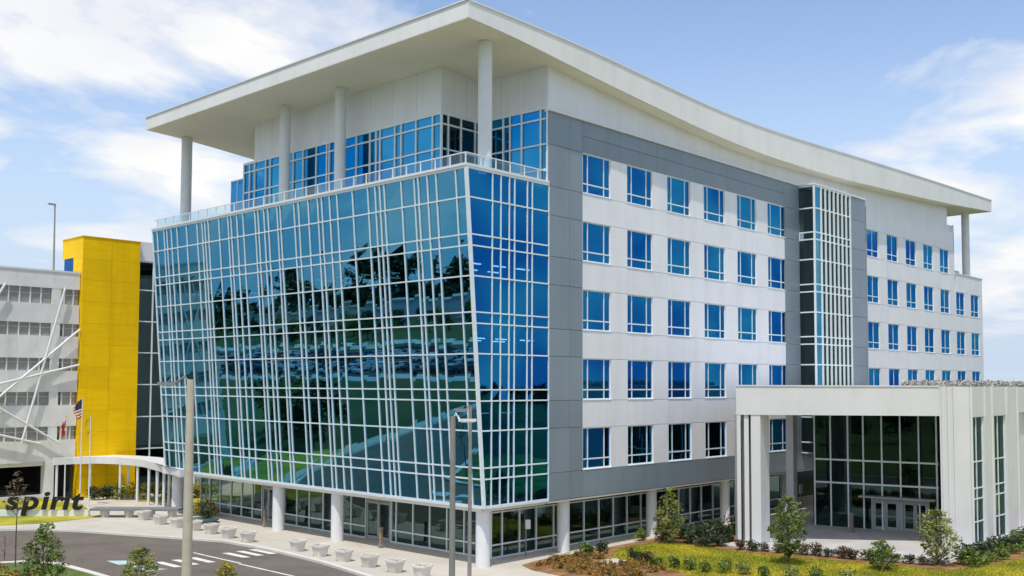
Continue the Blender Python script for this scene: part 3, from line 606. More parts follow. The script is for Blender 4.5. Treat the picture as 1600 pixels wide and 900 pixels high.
for a, b in ((4.15, 6.08), (6.12, 8.0)):
    dbox(a, a+.16, -.1, .1, G+.1, -1.05, 'door_frame', 'frame'); dbox(b-.16, b, -.1, .1, G+.1, -1.05, 'door_frame', 'frame'); dbox(a+.16, b-.16, -.1, .1, -1.3, -1.06, 'door_frame', 'frame')
    m_ = (a+b)/2
    for q0, q1 in ((a+.17, m_-.01), (m_+.01, b-.17)):
        pn = [dp(q0, -.03), dp(q0+.11, -.03), dp(q0+.11, .04), dp(q0, .04)]; pm = [dp(q1-.11, -.03), dp(q1, -.03), dp(q1, .04), dp(q1-.11, .04)]
        pi_ = [dp(q0+.11, 0), dp(q1-.11, 0), dp(q1-.11, .02), dp(q0+.11, .02)]; pf = [dp(q0+.11, -.028), dp(q1-.11, -.028), dp(q1-.11, .038), dp(q0+.11, .038)]
        lf = MB().prism(pn, G+.11, -1.31).prism(pm, G+.11, -1.31).prism(pf, G+.11, G+.35).prism(pf, -1.43, -1.31).prism(pf, -2.35, -2.3).prism(pi_, G+.35, -1.43, 1)
        pp(lf, 'door_leaf', [M['frame'], M['glassD']], lg)
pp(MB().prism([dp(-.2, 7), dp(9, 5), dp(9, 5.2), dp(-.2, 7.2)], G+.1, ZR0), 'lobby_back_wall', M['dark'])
pp(MB().prism([dp(.0, .2), dp(.0, 7), dp(.15, 7), dp(.15, .2)], G+.1, ZR0), 'lobby_side_glass', M['glassD'])
pp(MB().prism([dp(1.0, 3.4), dp(4.2, 3.4), dp(4.2, 4.2), dp(1.0, 4.2)], G+.1, G+1.2), 'reception_desk', M['ifloor'])

# ------------------------------------------------------------------ parking garage, tower, connector
GA = empty('parking_garage', 'white multi-storey parking garage with diagonal steel braces left of the yellow tower', 'parking garage', loc=(-25, 62, G))
gy = 50.35
bands = [(16.55, 15.1), (13.72, 12.02), (10.9, 8.95), (7.87, 6.0), (4.85, 3.0), (1.8, -.05)]
for z1, z0 in bands: part(MB().box(-20, -6.05, gy, gy+.35, z0, z1), 'spandrel', M['garage'], GA)
part(MB().box(-20, -6.05, gy-.06, gy+.45, 16.55, 16.7), 'parapet_cap', M['whitep'], GA)
for (z1, z0) in [(15.1, 13.72), (12.02, 10.9), (8.95, 7.87), (6.0, 4.85), (3.0, 1.8)]:
    x = -7.8+1.1; i = 0
    xs_ = [-6.05, -6.55, -7.36] + [-8.47-.9*k for k in range(40)]
    xs_ = [x for x in xs_ if x > -20]
    part(MB().box(-8.47, -7.7, gy+.02, gy+.34, z0, z1), 'pier', M['garage'], GA)
    for a, b in zip(xs_, xs_[1:]):
        if a == -7.36: continue
        part(MB().box(b+.07, a-.07, gy+.2, gy+.24, z0+.02, z1-.02), 'screen_panel', M['screen'], GA)
        part(MB().box(b-.05, b+.05, gy+.1, gy+.3, z0, z1), 'mullion', M['garage'], GA)
    part(MB().box(-20, -6.1, gy+.12, gy+.19, (z0+z1)/2+.16, (z0+z1)/2+.2), 'cable_rail', M['garage'], GA)
for x in (-8.65, -15, -19.9): part(MB().box(x, x+.75, gy-.02, gy+.9, G, -.05), 'column', M['garage'], GA)
part(MB().box(-20, -6.1, gy+.36, 78, -.4, -.05), 'deck', M['garage'], GA)
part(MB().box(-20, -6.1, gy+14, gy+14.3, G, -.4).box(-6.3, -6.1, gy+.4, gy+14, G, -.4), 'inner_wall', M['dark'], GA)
part(MB().box(-20, -6.4, gy+.4, 78, 16.1, 16.3).box(-20, -19.7, gy+.45, 77.9, 0, 15.9), 'deck', M['garage'], GA)
part(MB().box(-6.4, 2, 55, 78, 16.1, 16.3).box(-6.1, 2, 55, 77.8, G, 16.09), 'rear_deck', M['garage'], GA)
part(MB().box(-20, -8.8, gy-.9, gy-.7, G, -2.75), 'low_wall', M['whitep'], GA)
for a, b in [((-10.4, 18.9), (-14.6, 11.5)), ((-7.47, 15.2), (-10.85, 1.6)), ((-6.1, 11.55), (-15.2, 3.4)), ((-6.1, 8.4), (-15.5, 6.0)), ((-15.5, 6.4), (-7.6, 1.5)), ((-16, 3.3), (-9.3, 1.55)), ((-16, 14.9), (-19.5, 1.6)), ((-19.5, 15.1), (-14, 1.6))]:
    za = min(a[1], 15.2); xa = a[0]+(b[0]-a[0])*(a[1]-za)/(a[1]-b[1]) if a[1] != b[1] else a[0]
    part(MB().tube([(xa, gy-.35, za), (b[0], gy-.35, b[1])], .10, 10), 'brace', M['whitep'], GA, smooth=True)
LPo = empty('roof_lamp_post', 'thin gray lamp post standing on the garage roof', 'lamp post', loc=(-3.6, 62, 16.3))
part(MB().tube([(-3.6, 62, 16.3), (-3.65, 62, 24.5)], [.12, .07], 8), 'pole', M['poleg'], LPo, smooth=True)
part(MB().box(-4.3, -3.6, 61.85, 62.15, 24.45, 24.6), 'lamp_head', M['poleg'], LPo)

YT = empty('stair_tower', 'tall bright yellow stair tower between the garage and the office building', 'tower', loc=(-3.4, 52, G))
for k in range(12):
    z0 = G+k*(23.32/12); z1 = z0+23.32/12
    part(MB().box(-6.0, -3.35, 50.0, 50.12, z0+.007, z1-.005), 'yellow_panel', M['yellow'], YT)
    part(MB().box(-3.33, -.62, 50.0, 50.12, z0+.007, z1-.005), 'yellow_panel', M['yellow'], YT)
part(MB().box(-5.98, -.65, 50.125, 54.2, G, 16.9), 'core', M['yellow'], YT)
part(MB().box(-5.99, -.65, 50.125, 51.95, 16.9, 19.9).box(-5.99, -.65, 51.95, 54.3, 18.15, 19.9).box(-5.0, -.651, 51.951, 54.2, 16.901, 18.149), 'upper_wall', M['yellow'], YT)
part(MB().box(-5.9, -5.85, 52.2, 54.1, 16.9, 18.15), 'window', M['glassR'], YT)
part(MB().box(-6.06, -.6, 49.95, 54.35, 19.92, 20.0), 'cap', M['yellow'], YT)

CN = empty('glass_link', 'dark glass link between yellow tower and slanted glass office front', 'building link', loc=(4, 53, G))
zc_ = [-3.3, .7, 3.68, 6.67, 9.64, 12.58, 15.52, 18.2]; xc_ = [-.6, .95, 2.5, 4.05, 5.6, 7.2]
for a, b in zip(xc_, xc_[1:]):
    for z0, z1 in zip(zc_, zc_[1:]): part(MB().box(a+.04, b-.04, 50.5, 50.52, z0+.04, z1-.04), 'pane', M['glassC'], CN)
for x in xc_: part(MB().box(x-.05, x+.05, 50.4, 50.6, -3.3, 18.2), 'mullion', M['mull'], CN)
for z in zc_: part(MB().box(-.6, 7.2, 50.41, 50.59, z-.05, z+.05), 'transom', M['mull'], CN)
part(MB().box(-.6, 7.3, 50.3, 54, 18.26, 20.05), 'parapet', M['white'], CN)
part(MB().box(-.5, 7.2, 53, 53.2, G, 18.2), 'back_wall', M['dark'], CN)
for z in zc_[1:]: part(MB().box(-.5, 7.2, 50.7, 53, z-.15, z+.1), 'floor_slab', M['inter'], CN)

# canopy
CP = empty('walkway_canopy', 'white curved walkway canopy on slim posts between the garage and the office', 'canopy', loc=(-4, 42, G))
fr_ = [(-8.2, 49.6), (-6.6, 49.5), (-4.9, 48.8), (-3.9, 46.8), (-3.6, 44.5), (-3.8, 42), (-4.5, 39), (-5.3, 35.9), (-6.35, 31.4)]
bk_ = [(x+2.6, y+.5) for x, y in fr_[::-1]]; bk_[0] = (-5.6, 31.6); bk_[1] = (-5.55, 34.9)
part(MB().prism(fr_+[(-5.62, 31.5), (-5.6, 35.55), (-2.2, 38.5), (-1.5, 41.5), (-1.2, 44.4), (-1.6, 47.5), (-2.6, 49.95), (-8.2, 49.95)], -.32, .28), 'roof', M['whitep'], CP)
for (x, y) in [(-7.9, 49.75), (-5.2, 49.2), (-3.75, 46.5), (-3.45, 43.9), (-3.9, 41.0), (-4.5, 38.4), (-5.1, 36.2), (-3.0, 46.5), (-2.4, 42.5), (-3.2, 38.9)]: part(MB().tube([(x, y, G), (x, y, -.33)], .11, 12), 'post', M['whitep'], CP, smooth=True)

# sign wall and letters
SW = MB(); SW.hexa([(-22, 48.8, G), (-10.6, 37.4, G), (-10.35, 37.7, G), (-21.8, 49.1, G), (-22, 48.8, -2.92), (-10.6, 37.4, -2.92), (-10.35, 37.7, -2.92), (-21.8, 49.1, -2.92)])
SW.build('low_wall', M['whitep'], label='long low white retaining wall in front of the black letters', cat='wall')
structure(MB().prism([(-21.5, 48.9), (-10.36, 37.75), (-9.3, 41.5), (-9.6, 49.2), (-20, 49.2)], G, -2.95), 'raised_grass', M['lawn'])
sg = empty('letter_sign', 'large black slanted letters spelling spirit on the low wall', 'sign')
fc = bpy.data.curves.new('f', 'FONT'); fc.extrude = .5; fc.shear = .17; fc.offset = .30; fc.size = 10; fo = bpy.data.objects.new('f', fc); COL.objects.link(fo)
cur = 0; glyphs = []
for ch in 'spirit':
    fc.body = ch; bpy.context.view_layer.update(); dg = bpy.context.evaluated_depsgraph_get(); me = bpy.data.meshes.new_from_object(fo.evaluated_get(dg))
    v = np.array([q.co[:] for q in me.vertices]); base = v[:, 0]-.28*v[:, 1]*1.0
    wch = {'s': 5.0, 'p': 5.9, 'i': 2.7, 'r': 3.9, 't': 3.9}[ch]
    glyphs.append((me, v, cur)); cur += wch
bpy.data.objects.remove(fo)
u_ = Vector((4.05, -4.08, 0)).normalized(); nn_ = u_.cross(Vector((0, 0, 1))); sc = 5.75/(cur+1.0); szv = 1.42/7.3
for (me, v, cx0) in glyphs:
    P0 = Vector((-15.1, 41.7, -2.83))
    for q, co_ in zip(me.vertices, v):
        q.co = P0+u_*((co_[0]+cx0)*sc*1.06)+Vector((0, 0, 1))*(co_[1]*szv+.02)-nn_*(-co_[2]*.12)
    me.materials.clear(); me.materials.append(M['black']); lo = bpy.data.objects.new('letter', me); COL.objects.link(lo); lo.parent = sg

# ------------------------------------------------------------------ planters
def planter_mesh():
    v = MB(); prof = [(.0, .0), (.36, .0), (.50, .62), (.55, .63), (.55, .74), (.45, .74), (.43, .62), (.0, .62)]; n = 32; k0 = 0
    for (r, h) in prof:
        for j in range(n):
            a = 2*math.pi*j/n; ca, sa = math.cos(a), math.sin(a); q = (abs(ca)**4+abs(sa)**4)**(-.25); v.v.append((r*ca*q, r*sa*q, h))
    for i in range(len(prof)-1):
        for j in range(n): a = i*n+j; b = i*n+(j+1) % n; v.f.append((a, b, b+n, a+n)); v.m.append(1 if i == 6 else 0)
    return v
pm = planter_mesh().mesh('planter', [M['planter'], M['soil']], True); pm.set_sharp_from_angle(angle=R(35))
sm_ = MB()
for _ in range(26):
    a, r = random.uniform(0, 6.28), random.uniform(0, .38); sm_.tube([(r*math.cos(a), r*math.sin(a), .6), (r*math.cos(a)+random.uniform(-.03, .03), r*math.sin(a), .66)], [.05, .02], 5)
smm = sm_.mesh('gravel', M['planter'])
PL = [(-8.55, 32.6, 'farthest white stone planter, beside the dark gray bench slab'), (-8.9, 29.4, 'second white stone planter from the bench slab'), (-8.8, 27.2, 'third white stone planter from the bench slab'), (-8.75, 24.9, 'white stone planter hidden behind the beige lamp pole'),
      (-8.75, 22.7, 'white stone planter just right of the beige lamp pole'), (-8.95, 20.2, 'middle planter of the three between beige lamp pole and crosswalk'), (-9.0, 17.8, 'white stone planter at the left edge of the crosswalk'), (-8.8, 12.6, 'first white stone planter right of the crosswalk'),
      (-8.95, 10.1, 'second white stone planter right of the crosswalk'), (-9.05, 7.7, 'third white stone planter right of the crosswalk'), (-9.15, 5.25, 'fourth white stone planter right of the crosswalk'), (-9.2, 3.0, 'fifth white stone planter right of the crosswalk'), (-9.2, .8, 'white stone planter nearest the gray lamp poles at the bottom edge')]
for i, (x, y, lb) in enumerate(PL):
    o = bpy.data.objects.new('planter', pm); COL.objects.link(o); o.location = (x, y, G); o.rotation_euler.z = random.uniform(-.05, .05); o.scale = (.86, .86, .92); tag(o, lb, 'planter', 'white planters along the kerb')
    g_ = bpy.data.objects.new('gravel', smm); COL.objects.link(g_); g_.parent = o; g_.rotation_euler.z = random.uniform(0, 6)
# bench slab
BE = empty('bench_slab', 'long flat dark gray slab bench on low supports beyond the planters', 'bench')
part(MB().prism([(-10.9, 36.6), (-6.3, 31.7), (-5.3, 32.6), (-9.9, 37.6)], -2.88, -2.72), 'top', M['bench'], BE)
for t in (.12, .4, .65, .9):
    x, y = -10.4+4.6*t*.98, 36.8-4.8*t; part(MB().box(x-.25, x+.25, y-.25, y+.25, G, -2.88), 'support', M['planter'], BE)
# round basin with plant
RB_ = empty('round_planter', 'round teal planter with dark bushy plant beside the ground floor glass', 'planter')
part(MB().tube([(-6.2, 27.9, G), (-6.2, 27.9, G+.18), (-6.2, 27.9, G+.35)], [.6, .95, 1.0], 24), 'basin', M['teal'], RB_, smooth=True)

# ------------------------------------------------------------------ poles, posts
def lamp_pole(name, label, x, y, h, r0, r1, m, arm, head, hm='metal'):
    e = empty(name, label, 'lamp post', 'street lamp posts')
    part(MB().tube([(x, y, G), (x, y, G+h)], [r0, r1], 20), 'pole', M[m], e, smooth=True)
    part(MB().box(x-r0-.12, x+r0+.12, y-r0-.12, y+r0+.12, G, G+.08), 'base_plate', M['metal'], e)
    ar = Vector((*arm, 0)); a = Vector((x, y, G+h-.15))
    if ar.length > .01:
        part(MB().tube([a, a+ar*.4+Vector((0, 0, .25)), a+ar], .05, 8), 'arm', M[hm], e, smooth=True)
        b = a+ar; d = ar.normalized()
        hd = MB().bar(b-d*.05, b+d*.6, .26, .10); hd.bar(b+d*.05-Vector((0, 0, .07)), b+d*.5-Vector((0, 0, .07)), .2, .03, mi=1)
        part(hd, 'lamp_head', [M[hm], M['whitep']], e)
    return e
rr = Vector((rt.x, rt.y))
lamp_pole('lamp_post', 'tall beige concrete lamp post in front of the slanted glass', -26.85, -6.45, 10.35, .21, .13, 'poleb', tuple(-rr*.55), 0)
lamp_pole('lamp_post', 'thick gray lamp post in front of the glass corner', -19.92, -12.76, 9.05, .125, .095, 'poleg', tuple(rr*.25), 0, 'whitep')
lamp_pole('lamp_post', 'thinner gray lamp post just left of the corner column', -10.35, -3.93, 9.1, .105, .08, 'poleg', tuple(-rr*.2), 0, 'poleg')
e = empty('sign_post', 'small white sign on a thin post beside the corner column', 'sign')
part(MB().tube([(-.35, 1.45, G), (-.35, 1.45, G+2.1)], .035, 8), 'post', M['poleg'], e); part(MB().hexa([(-.46, 1.39, G+1.6), (-.22, 1.2, G+1.6), (-.20, 1.23, G+1.6), (-.44, 1.42, G+1.6), (-.46, 1.39, G+2.15), (-.22, 1.2, G+2.15), (-.20, 1.23, G+2.15), (-.44, 1.42, G+2.15)]), 'sign_plate', M['whitep'], e)
def post(name, label, x, y, h, r, cat='post'):
    e = empty(name, label, cat); part(MB().box(x-r, x+r, y-r, y+r, G, G+h), 'body', M['tan'], e); part(MB().box(x-r-.04, x+r+.04, y-r-.04, y+r+.04, G, G+.25).box(x-r-.02, x+r+.02, y-r-.02, y+r+.02, G+h, G+h+.06), 'base', M['poleg'], e); return e
post('door_post', 'tan door button post before the glass double door', -4.5, 9.9, 1.2, .09)
post('door_post', 'tan door button post just left of the second column from the canopy', -4.4, 22.9, 1.15, .09)
post('ash_post', 'tan litter post with dark base in front of the lobby glass', 22.0, -8.6, 1.35, .09, 'litter bin')
e = empty('entrance_sign', 'small white notice in the window right of the pavilion column', 'sign'); part(MB().box(26.6, 27.1, -2.35, -2.3, G+1.9, G+2.6), 'sign_plate', M['whitep'], e); part(MB().tube([(26.85, -2.3, G), (26.85, -2.3, G+1.9)], .03, 6), 'post', M['poleg'], e)

# flags
def flag(name, label, x, y, ztop, h, w, cells, mats):
    p = empty('flagpole', label+' pole', 'flagpole', 'flagpoles before the garage'); part(MB().tube([(x, y, G), (x, y, ztop)], [.06, .035], 10), 'shaft', M['whitep'], p, smooth=True)
    part(MB().tube([(x, y, ztop), (x, y, ztop+.12)], [.07, .05], 8), 'finial', M['flagy'], p)
    nx, nz = 14, 26; mb = MB()
    for i in range(nz+1):
        t = i/nz; ww_ = w*(.55+.45*math.sin(math.pi*min(1, t*1.1)))
        for j in range(nx+1):
            s_ = j/nx; q = s_*ww_; wv = .12*math.sin(s_*11+t*2.5)*(.3+t)
            pt = Vector((x, y, 0))-rt*q*.9+Vector((fw.x, fw.y, 0))*wv; mb.v.append((pt.x, pt.y, ztop-.1-t*h-.35*s_*h*.5))
    for i in range(nz):
        for j in range(nx): a = i*(nx+1)+j; mb.f.append((a, a+1, a+nx+2, a+nx+1)); mb.m.append(cells(j/nx, i/nz))
    o = mb.build('flag', [M[q] for q in mats], smooth=True, label=label, cat='flag', group='flags before the garage')
    so_ = o.modifiers.new('t', 'SOLIDIFY'); so_.thickness = .01
flag('a', 'red brown and white flag hanging limp, leftmost of the three', -9.6, 44.1, 4.0, 1.5, .45, lambda a, b: 0 if abs((b-.5)-(a-.5)*.8) < .25 or abs((b-.5)+(a-.5)*.8) < .16 else 1, ['flagr', 'flagw'])
flag('b', 'striped red and white flag with dark blue canton', -8.5, 43.7, 5.6, 1.5, .8, lambda a, b: (2 if b < .52 and a < .75 else (0 if int(b*13) % 2 == 0 else 1)), ['flagr', 'flagw', 'flagb'])
flag('c', 'plain yellow flag hanging limp before the yellow tower', -7.95, 43.3, 4.15, 1.3, .55, lambda a, b: 0, ['flagy'])

# ------------------------------------------------------------------ vegetation
def leaves(n, centers, radii, size, up_=0.3, flat=1.0):
    C_ = np.array(centers); Rr_ = np.array(radii); k = RNG.integers(0, len(C_), n)
    d = RNG.normal(size=(n, 3)); d /= np.linalg.norm(d, axis=1)[:, None]; r = RNG.uniform(.25, 1, n)**.6
    c_ = C_[k]+d*r[:, None]*Rr_[k][:, None]*np.array([1, 1, flat])
    a = RNG.normal(size=(n, 3)); a[:, 2] *= .6; a /= np.linalg.norm(a, axis=1)[:, None]
    b = np.cross(a, d+RNG.normal(size=(n, 3))*.5); b /= np.linalg.norm(b, axis=1)[:, None]+1e-9
    s_ = size*RNG.uniform(.6, 1.3, n)[:, None]
    V = np.stack([c_-a*s_, c_-b*s_*.38, c_+a*s_, c_+b*s_*.38], 1).reshape(-1, 3)
    return V
def leafmesh(name, V, m):
    me = bpy.data.meshes.new(name); me.from_pydata(V.tolist(), [], np.arange(len(V)).reshape(-1, 4).tolist()); me.materials.append(M[m]); return me
def tree(label, x, y, h, rad, crown0, m, n, size=.09, group=None, cat='tree', z=G, trunk=.06, nclump=60, lean=0, peak=.42):
    e = empty('tree', label, cat, group, (x, y, z))
    pts = [(0, 0, 0), (lean*.3, .03, h*.3), (lean*.7, -.04, h*.6), (lean, 0, h*.93)]
    t = MB(); t.tube(pts, [trunk, trunk*.8, trunk*.5, trunk*.12], 8)
    cs, rs = [], []
    for i in range(nclump):
        q = (i+.5)/nclump; zz = crown0+(h-crown0)*q; prof = math.sin(math.pi*min(.98, q**(math.log(.5)/math.log(peak))*.96+.03))**.7
        a = i*2.39996+random.uniform(-.5, .5); rr_ = rad*prof*random.uniform(.25, 1.0)**.7
        cp = (lean*q+rr_*math.cos(a), rr_*math.sin(a), zz+random.uniform(-.18, .18)); cs.append(cp); rs.append(rad*random.uniform(.10, .30))
        t.tube([(lean*q*.7, 0, max(crown0*.8, cp[2]-rr_*1.1)), tuple((Vector(cp)+Vector((0, 0, cp[2]-rr_*.7)))/2 if False else Vector(cp))], [trunk*.28, trunk*.07], 4)
    t.build('trunk', M['bark'], e, smooth=True)
    V = np.concatenate([leaves(int(n*.75), cs, rs, size, flat=.8), leaves(int(n*.25), [(lean*.5, 0, (crown0+h)/2)], [rad*.95], size, flat=(h-crown0)/2/rad*.9)])
    o = bpy.data.objects.new('crown', leafmesh('crown', V, m)); COL.objects.link(o); o.parent = e
    return e
tree('sapling with pale loose foliage before the ground floor glass', 9.2, -2.3, 3.6, 1.05, .2, 'leafl', 2600, .085, peak=.38)
tree('round green tree standing before the pavilion pier', 7.5, -11.5, 3.75, 1.1, .5, 'leaf', 3600, .085, peak=.55)
tree('bright green young tree before the pavilion corner', 13.6, -17.5, 3.15, 1.15, .2, 'leafl', 3400, .085, peak=.5)
tree('low sparse bush tree left of the tree at the pavilion corner', 9.6, -16.0, 1.65, .9, .05, 'leaf', 1700, .085)
tree('dense green tree in the lower left verge', -28.4, 2.0, 4.45, 1.05, .6, 'leaf', 4600, .075, trunk=.05)
tree('small olive tree left of the beige lamp post', -25.0, .5, 3.45, .85, .8, 'leafl', 3200, .07)
tree('small yellowish treetop right of the beige lamp post', -20.6, 1.3, 2.15, .68, .3, 'leafy', 1500, .07)
tree('slender sapling with sparse brown leaves at the left edge', -22.76, 19.46, 5.3, .8, 3.0, 'leafb', 300, .08, trunk=.045, nclump=16)
tree('thin bare twig tree behind the lower left verge tree', -22.4, 22.0, 1.6, .4, .4, 'leafb', 50, .06, trunk=.03, nclump=12)
# shrubs
def shrub_meshes(m, n=430, size=.07, r=.5, h=.55):
    out = []
    for k in range(3):
        cs = [(random.uniform(-.5, .5)*r, random.uniform(-.5, .5)*r, random.uniform(.25, .8)*h) for _ in range(9)]
        out.append(leafmesh('shrub', leaves(n, cs, [r*.48]*9, size, flat=.8), m))
    return out
SH = {m: shrub_meshes(m) for m in ('leaf', 'leafd', 'leafr', 'leafl', 'leafy', 'leafo', 'leafg')}
stem = MB()
for k in range(5): stem.tube([(0, 0, 0), (.12*math.cos(k*1.3), .12*math.sin(k*1.3), .4)], [.015, .006], 4)
stemm = stem.mesh('stem', M['bark'])
def shrub(m, x, y, s_, label, group=None, zs_=1., name='shrub', z=G+.05, cat='shrub'):
    e = empty(name, label, cat, group, (x, y, z)); e.scale = (s_, s_, s_*zs_); e.rotation_euler.z = random.uniform(0, 6)
    o = bpy.data.objects.new('foliage', random.choice(SH[m])); COL.objects.link(o); o.parent = e
    o = bpy.data.objects.new('stem', stemm); COL.objects.link(o); o.parent = e
    return e
for i in range(15):
    t = i/14; shrub(['leafr', 'leafd', 'leafr'][i % 3], 10.35+2.6*t, -6.7-10.3*t, 1.05+random.uniform(-.22, .2), 'small reddish shrub edging the entrance slab, %s from the pavilion pier' % ORD[i], 'mulch row shrubs')
for i, (x, y, s_) in enumerate([(9.3, -.2+.0, 1.0), (10.4, -1.1, 1.3), (11.6, -1.5, 1.35), (12.8, -2.2, 1.5), (14.4, -2.4, 1.5), (10.2, -3.2, 1.4), (11.5, -3.8, 1.6), (12.6, -4.4, 1.4), (9.7, -4.6, 1.2), (10.6, -5.0, 1.2), (16, -3.0, 1.6), (17.6, -3.2, 1.6)]):
    shrub('leafd' if i != 0 else 'leaf', x, y, s_*1.3, 'dark shrub massed left of the pavilion, %s from the pale sapling' % ORD[i], 'dark shrubs by the office wall')
shrub('leaf', 2.1, -1.15, 1.5, 'largest green bush at the left end of the bed by the gray wall'); shrub('leafd', 3.2, -1.35, 1.3, 'dark bush on the right side of the largest bed bush')
for i, (x, y, m) in enumerate([(2.6, -4.4, 'leafd'), (2.3, -5.5, 'leafr'), (1.6, -6.6, 'leaf'), (2.1, -7.4, 'leaf'), (2.2, -8.4, 'leaf'), (2.2, -9.4, 'leaf'), (2.6, -10.3, 'leaf'), (3.0, -11.2, 'leafl'), (3.2, -12.4, 'leaf'), (3.8, -13.6, 'leafl'), (4.3, -14.8, 'leaf'), (5.0, -16.1, 'leafl')]):
    shrub(m, x, y, 1.0, 'upright young plant on the lawn edge, %s from the left' % ORD[i], 'young plants on the lawn', 1.35)
bedpos = [(random.uniform(-2.9, 2.0), random.uniform(-7.6, -.7)) for _ in range(150)]
bedpos = [p for p in bedpos if in_poly(np.array([p[0]]), np.array([p[1]]), bed[0:3]+[(2.4, -1.0), (2.1, -5.8), (1, -8), (-2.6, -8)]+bed[-2:])[0] and not (.3 < p[0] < 2.5 and -4.6 < p[1] < -2.8)]
gc = []
for (x, y) in bedpos:
    for _ in range(16): a = random.uniform(0, 6.28); q = random.uniform(0, .22); gc.append((x+q*math.cos(a), y+q*math.sin(a), G+.05+random.uniform(.05, .3)))
o = bpy.data.objects.new('bed_plants', leafmesh('bed_plants', leaves(9000, gc, [.12]*len(gc), .07), 'leafm')); COL.objects.link(o); tag(o, 'low brown and orange ground cover plants filling the tip of the bed', 'ground cover', kind='stuff')
for i in range(12): shrub('leafd' if i % 3 else 'leaf', 14.8+i*1.35, -18.5-.06*i+random.uniform(-.1, .1), 1.75, 'green hedge shrub at the pavilion wall foot, %s from the corner' % ORD[i], 'hedge shrubs by the pavilion wall')
for i in range(8): shrub('leaf', 14.2+i*1.3, -19.4+random.uniform(-.1, .1), 1.15, 'pale shrub along the right lawn edge, %s from the corner' % ORD[i], 'front row shrubs')
# left: hedges behind canopy
for i in range(9): shrub('leafy' if i % 2 else 'leafl', -3.6+.75*i, 46.4-.55*i, 2.0, 'yellow green hedge shrub behind the canopy, %s from the left' % ORD[i], 'yellow hedge behind the canopy', 1.2)
for i in range(4): shrub('leafd', -5.4+.8*i, 47.8, 1.7, 'dark hedge shrub below the yellow tower, %s from the left' % ORD[i], 'dark hedge under the tower', 1.2)
structure(MB().prism([(-3.4, 44.2), (-1.0, 45.5), (4.5, 43), (5, 38), (-.6, 38.5), (-1.4, 41)], G, G+.06), 'grass_patch', M['lawn'])
shrub('leafo', -4.1, 30.4, 1.5, 'orange croton shrub right of the beige lamp post', None, 1.3); shrub('leafy', -4.3, 31.9, 1.7, 'tall yellow shrub behind the beige lamp post', None, 1.4)
pl = shrub('leafd', -6.2, 27.9, 1.6, 'dark spiky plant in the round teal planter', None, 1.3, 'plant', G+.3, 'plant')
gp = []
for _ in range(60): gp.append((random.uniform(-29.5, -23.5), random.uniform(8.0, 17.0), G+random.uniform(.2, .8)))
gpx = [(-30+random.uniform(-.5, 5.5), 9+random.uniform(-3, 7), G+random.uniform(.1, .8)) for _ in range(70)]
o = bpy.data.objects.new('ornamental_grass', leafmesh('ornamental_grass', leaves(6500, gpx, [.45]*70, .14), 'leafo')); COL.objects.link(o); tag(o, 'orange and green ornamental grasses in the lower left verge', 'ornamental grass', kind='stuff')
for i, (x, y) in enumerate([(-26.2, 12.4), (-25.0, 10.6), (-27.4, 9.0), (-28.6, 12.0)]): shrub('leafl', x, y, 1.8, 'olive shrub among the orange grasses, %s from the kerb' % ORD[i], 'verge shrubs', z=G)
# roof planting on the pavilion
gpr = [(x, y, ZR1+random.uniform(.08, .26)) for x in np.arange(20.6, 40, .5) for y in (-16.2, -15.2, -14.2, -13)]
o = bpy.data.objects.new('roof_planting', leafmesh('roof_planting', leaves(18000, gpr, [.30]*len(gpr), .09, flat=.8), 'leafg')); COL.objects.link(o); tag(o, 'dry gray planting on the pavilion roof', 'roof planting', kind='stuff')

# ------------------------------------------------------------------ car builder (garage and the lots mirrored in the glass)
def car(label, x, y, rz, m, group=None, z=G):
    e = empty('parked_car', label, 'car', group, (x, y, z)); e.rotation_euler.z = rz
    prof = [(-2.2, .35), (-2.25, .75), (-2.0, .95), (-1.5, 1.0), (-.9, 1.42), (.55, 1.45), (1.15, 1.02), (2.05, .85), (2.25, .6), (2.2, .35)]
    b = MB(); n_2 = len(prof)
    for sgn in (-1, 1):
        for px_, pz_ in prof: b.v.append((px_, sgn*(.9 if pz_ < 1.05 else .72), pz_))
    for i in range(n_2-1): b.f.append((i, i+1, n_2+i+1, n_2+i)); b.m.append(1 if i in (3, 5) else 0)
    b.f.append(tuple(range(n_2))[::-1]); b.f.append(tuple(range(n_2, 2*n_2))); b.f.append((0, n_2, 2*n_2-1, n_2-1)); b.m += [0, 0, 0]
    b.build('body', [M[m], M['cargl']], e)
    wn = MB()
    for sgn in (-1, 1): wn.hexa([(-1.25, sgn*.83, 1.05), (.95, sgn*.83, 1.05), (.95, sgn*.87, 1.05), (-1.25, sgn*.87, 1.05), (-.85, sgn*.74, 1.36), (.5, sgn*.74, 1.36), (.5, sgn*.78, 1.36), (-.85, sgn*.78, 1.36)])
    wn.build('side_window', M['cargl'], e)
    for wx in (-1.35, 1.4):
        for wy in (-.82, .82): MB().tube([(wx, wy-.1, .33), (wx, wy+.1, .33)], .33, 14).build('wheel', M['tyre'], e)
    return e
c0 = car('pale gray car parked inside the dark garage at the left edge', -13.3, 55.6, 0.1, 'carw')
structure(MB().prism([(-80, 62), (-118, 62), (-124, 250), (-80, 250)], G-.199, G-.15), 'far_parking_lot', M['farlot'])
structure(MB().prism([(-190, 150), (-225, 150), (-300, 420), (-240, 420)], G-.199, G-.15), 'far_parking_lot', M['farlot'])
structure(MB().prism([(-74, 58), (-79, 58), (-79, 260), (-74, 260)], G-.198, G-.14), 'far_footpath', M['concgray'])
structure(MB().prism([(-126, 58), (-134, 58), (-138, 300), (-128, 300)], G-.198, G-.14), 'far_road', M['concgray'])
proto = {m: car('sedan in the car park mirrored by the slanted glass', -70, 66, .7, m, 'cars in the far car park') for m in ('carw', 'card', 'carr')}
first = {m: True for m in proto}
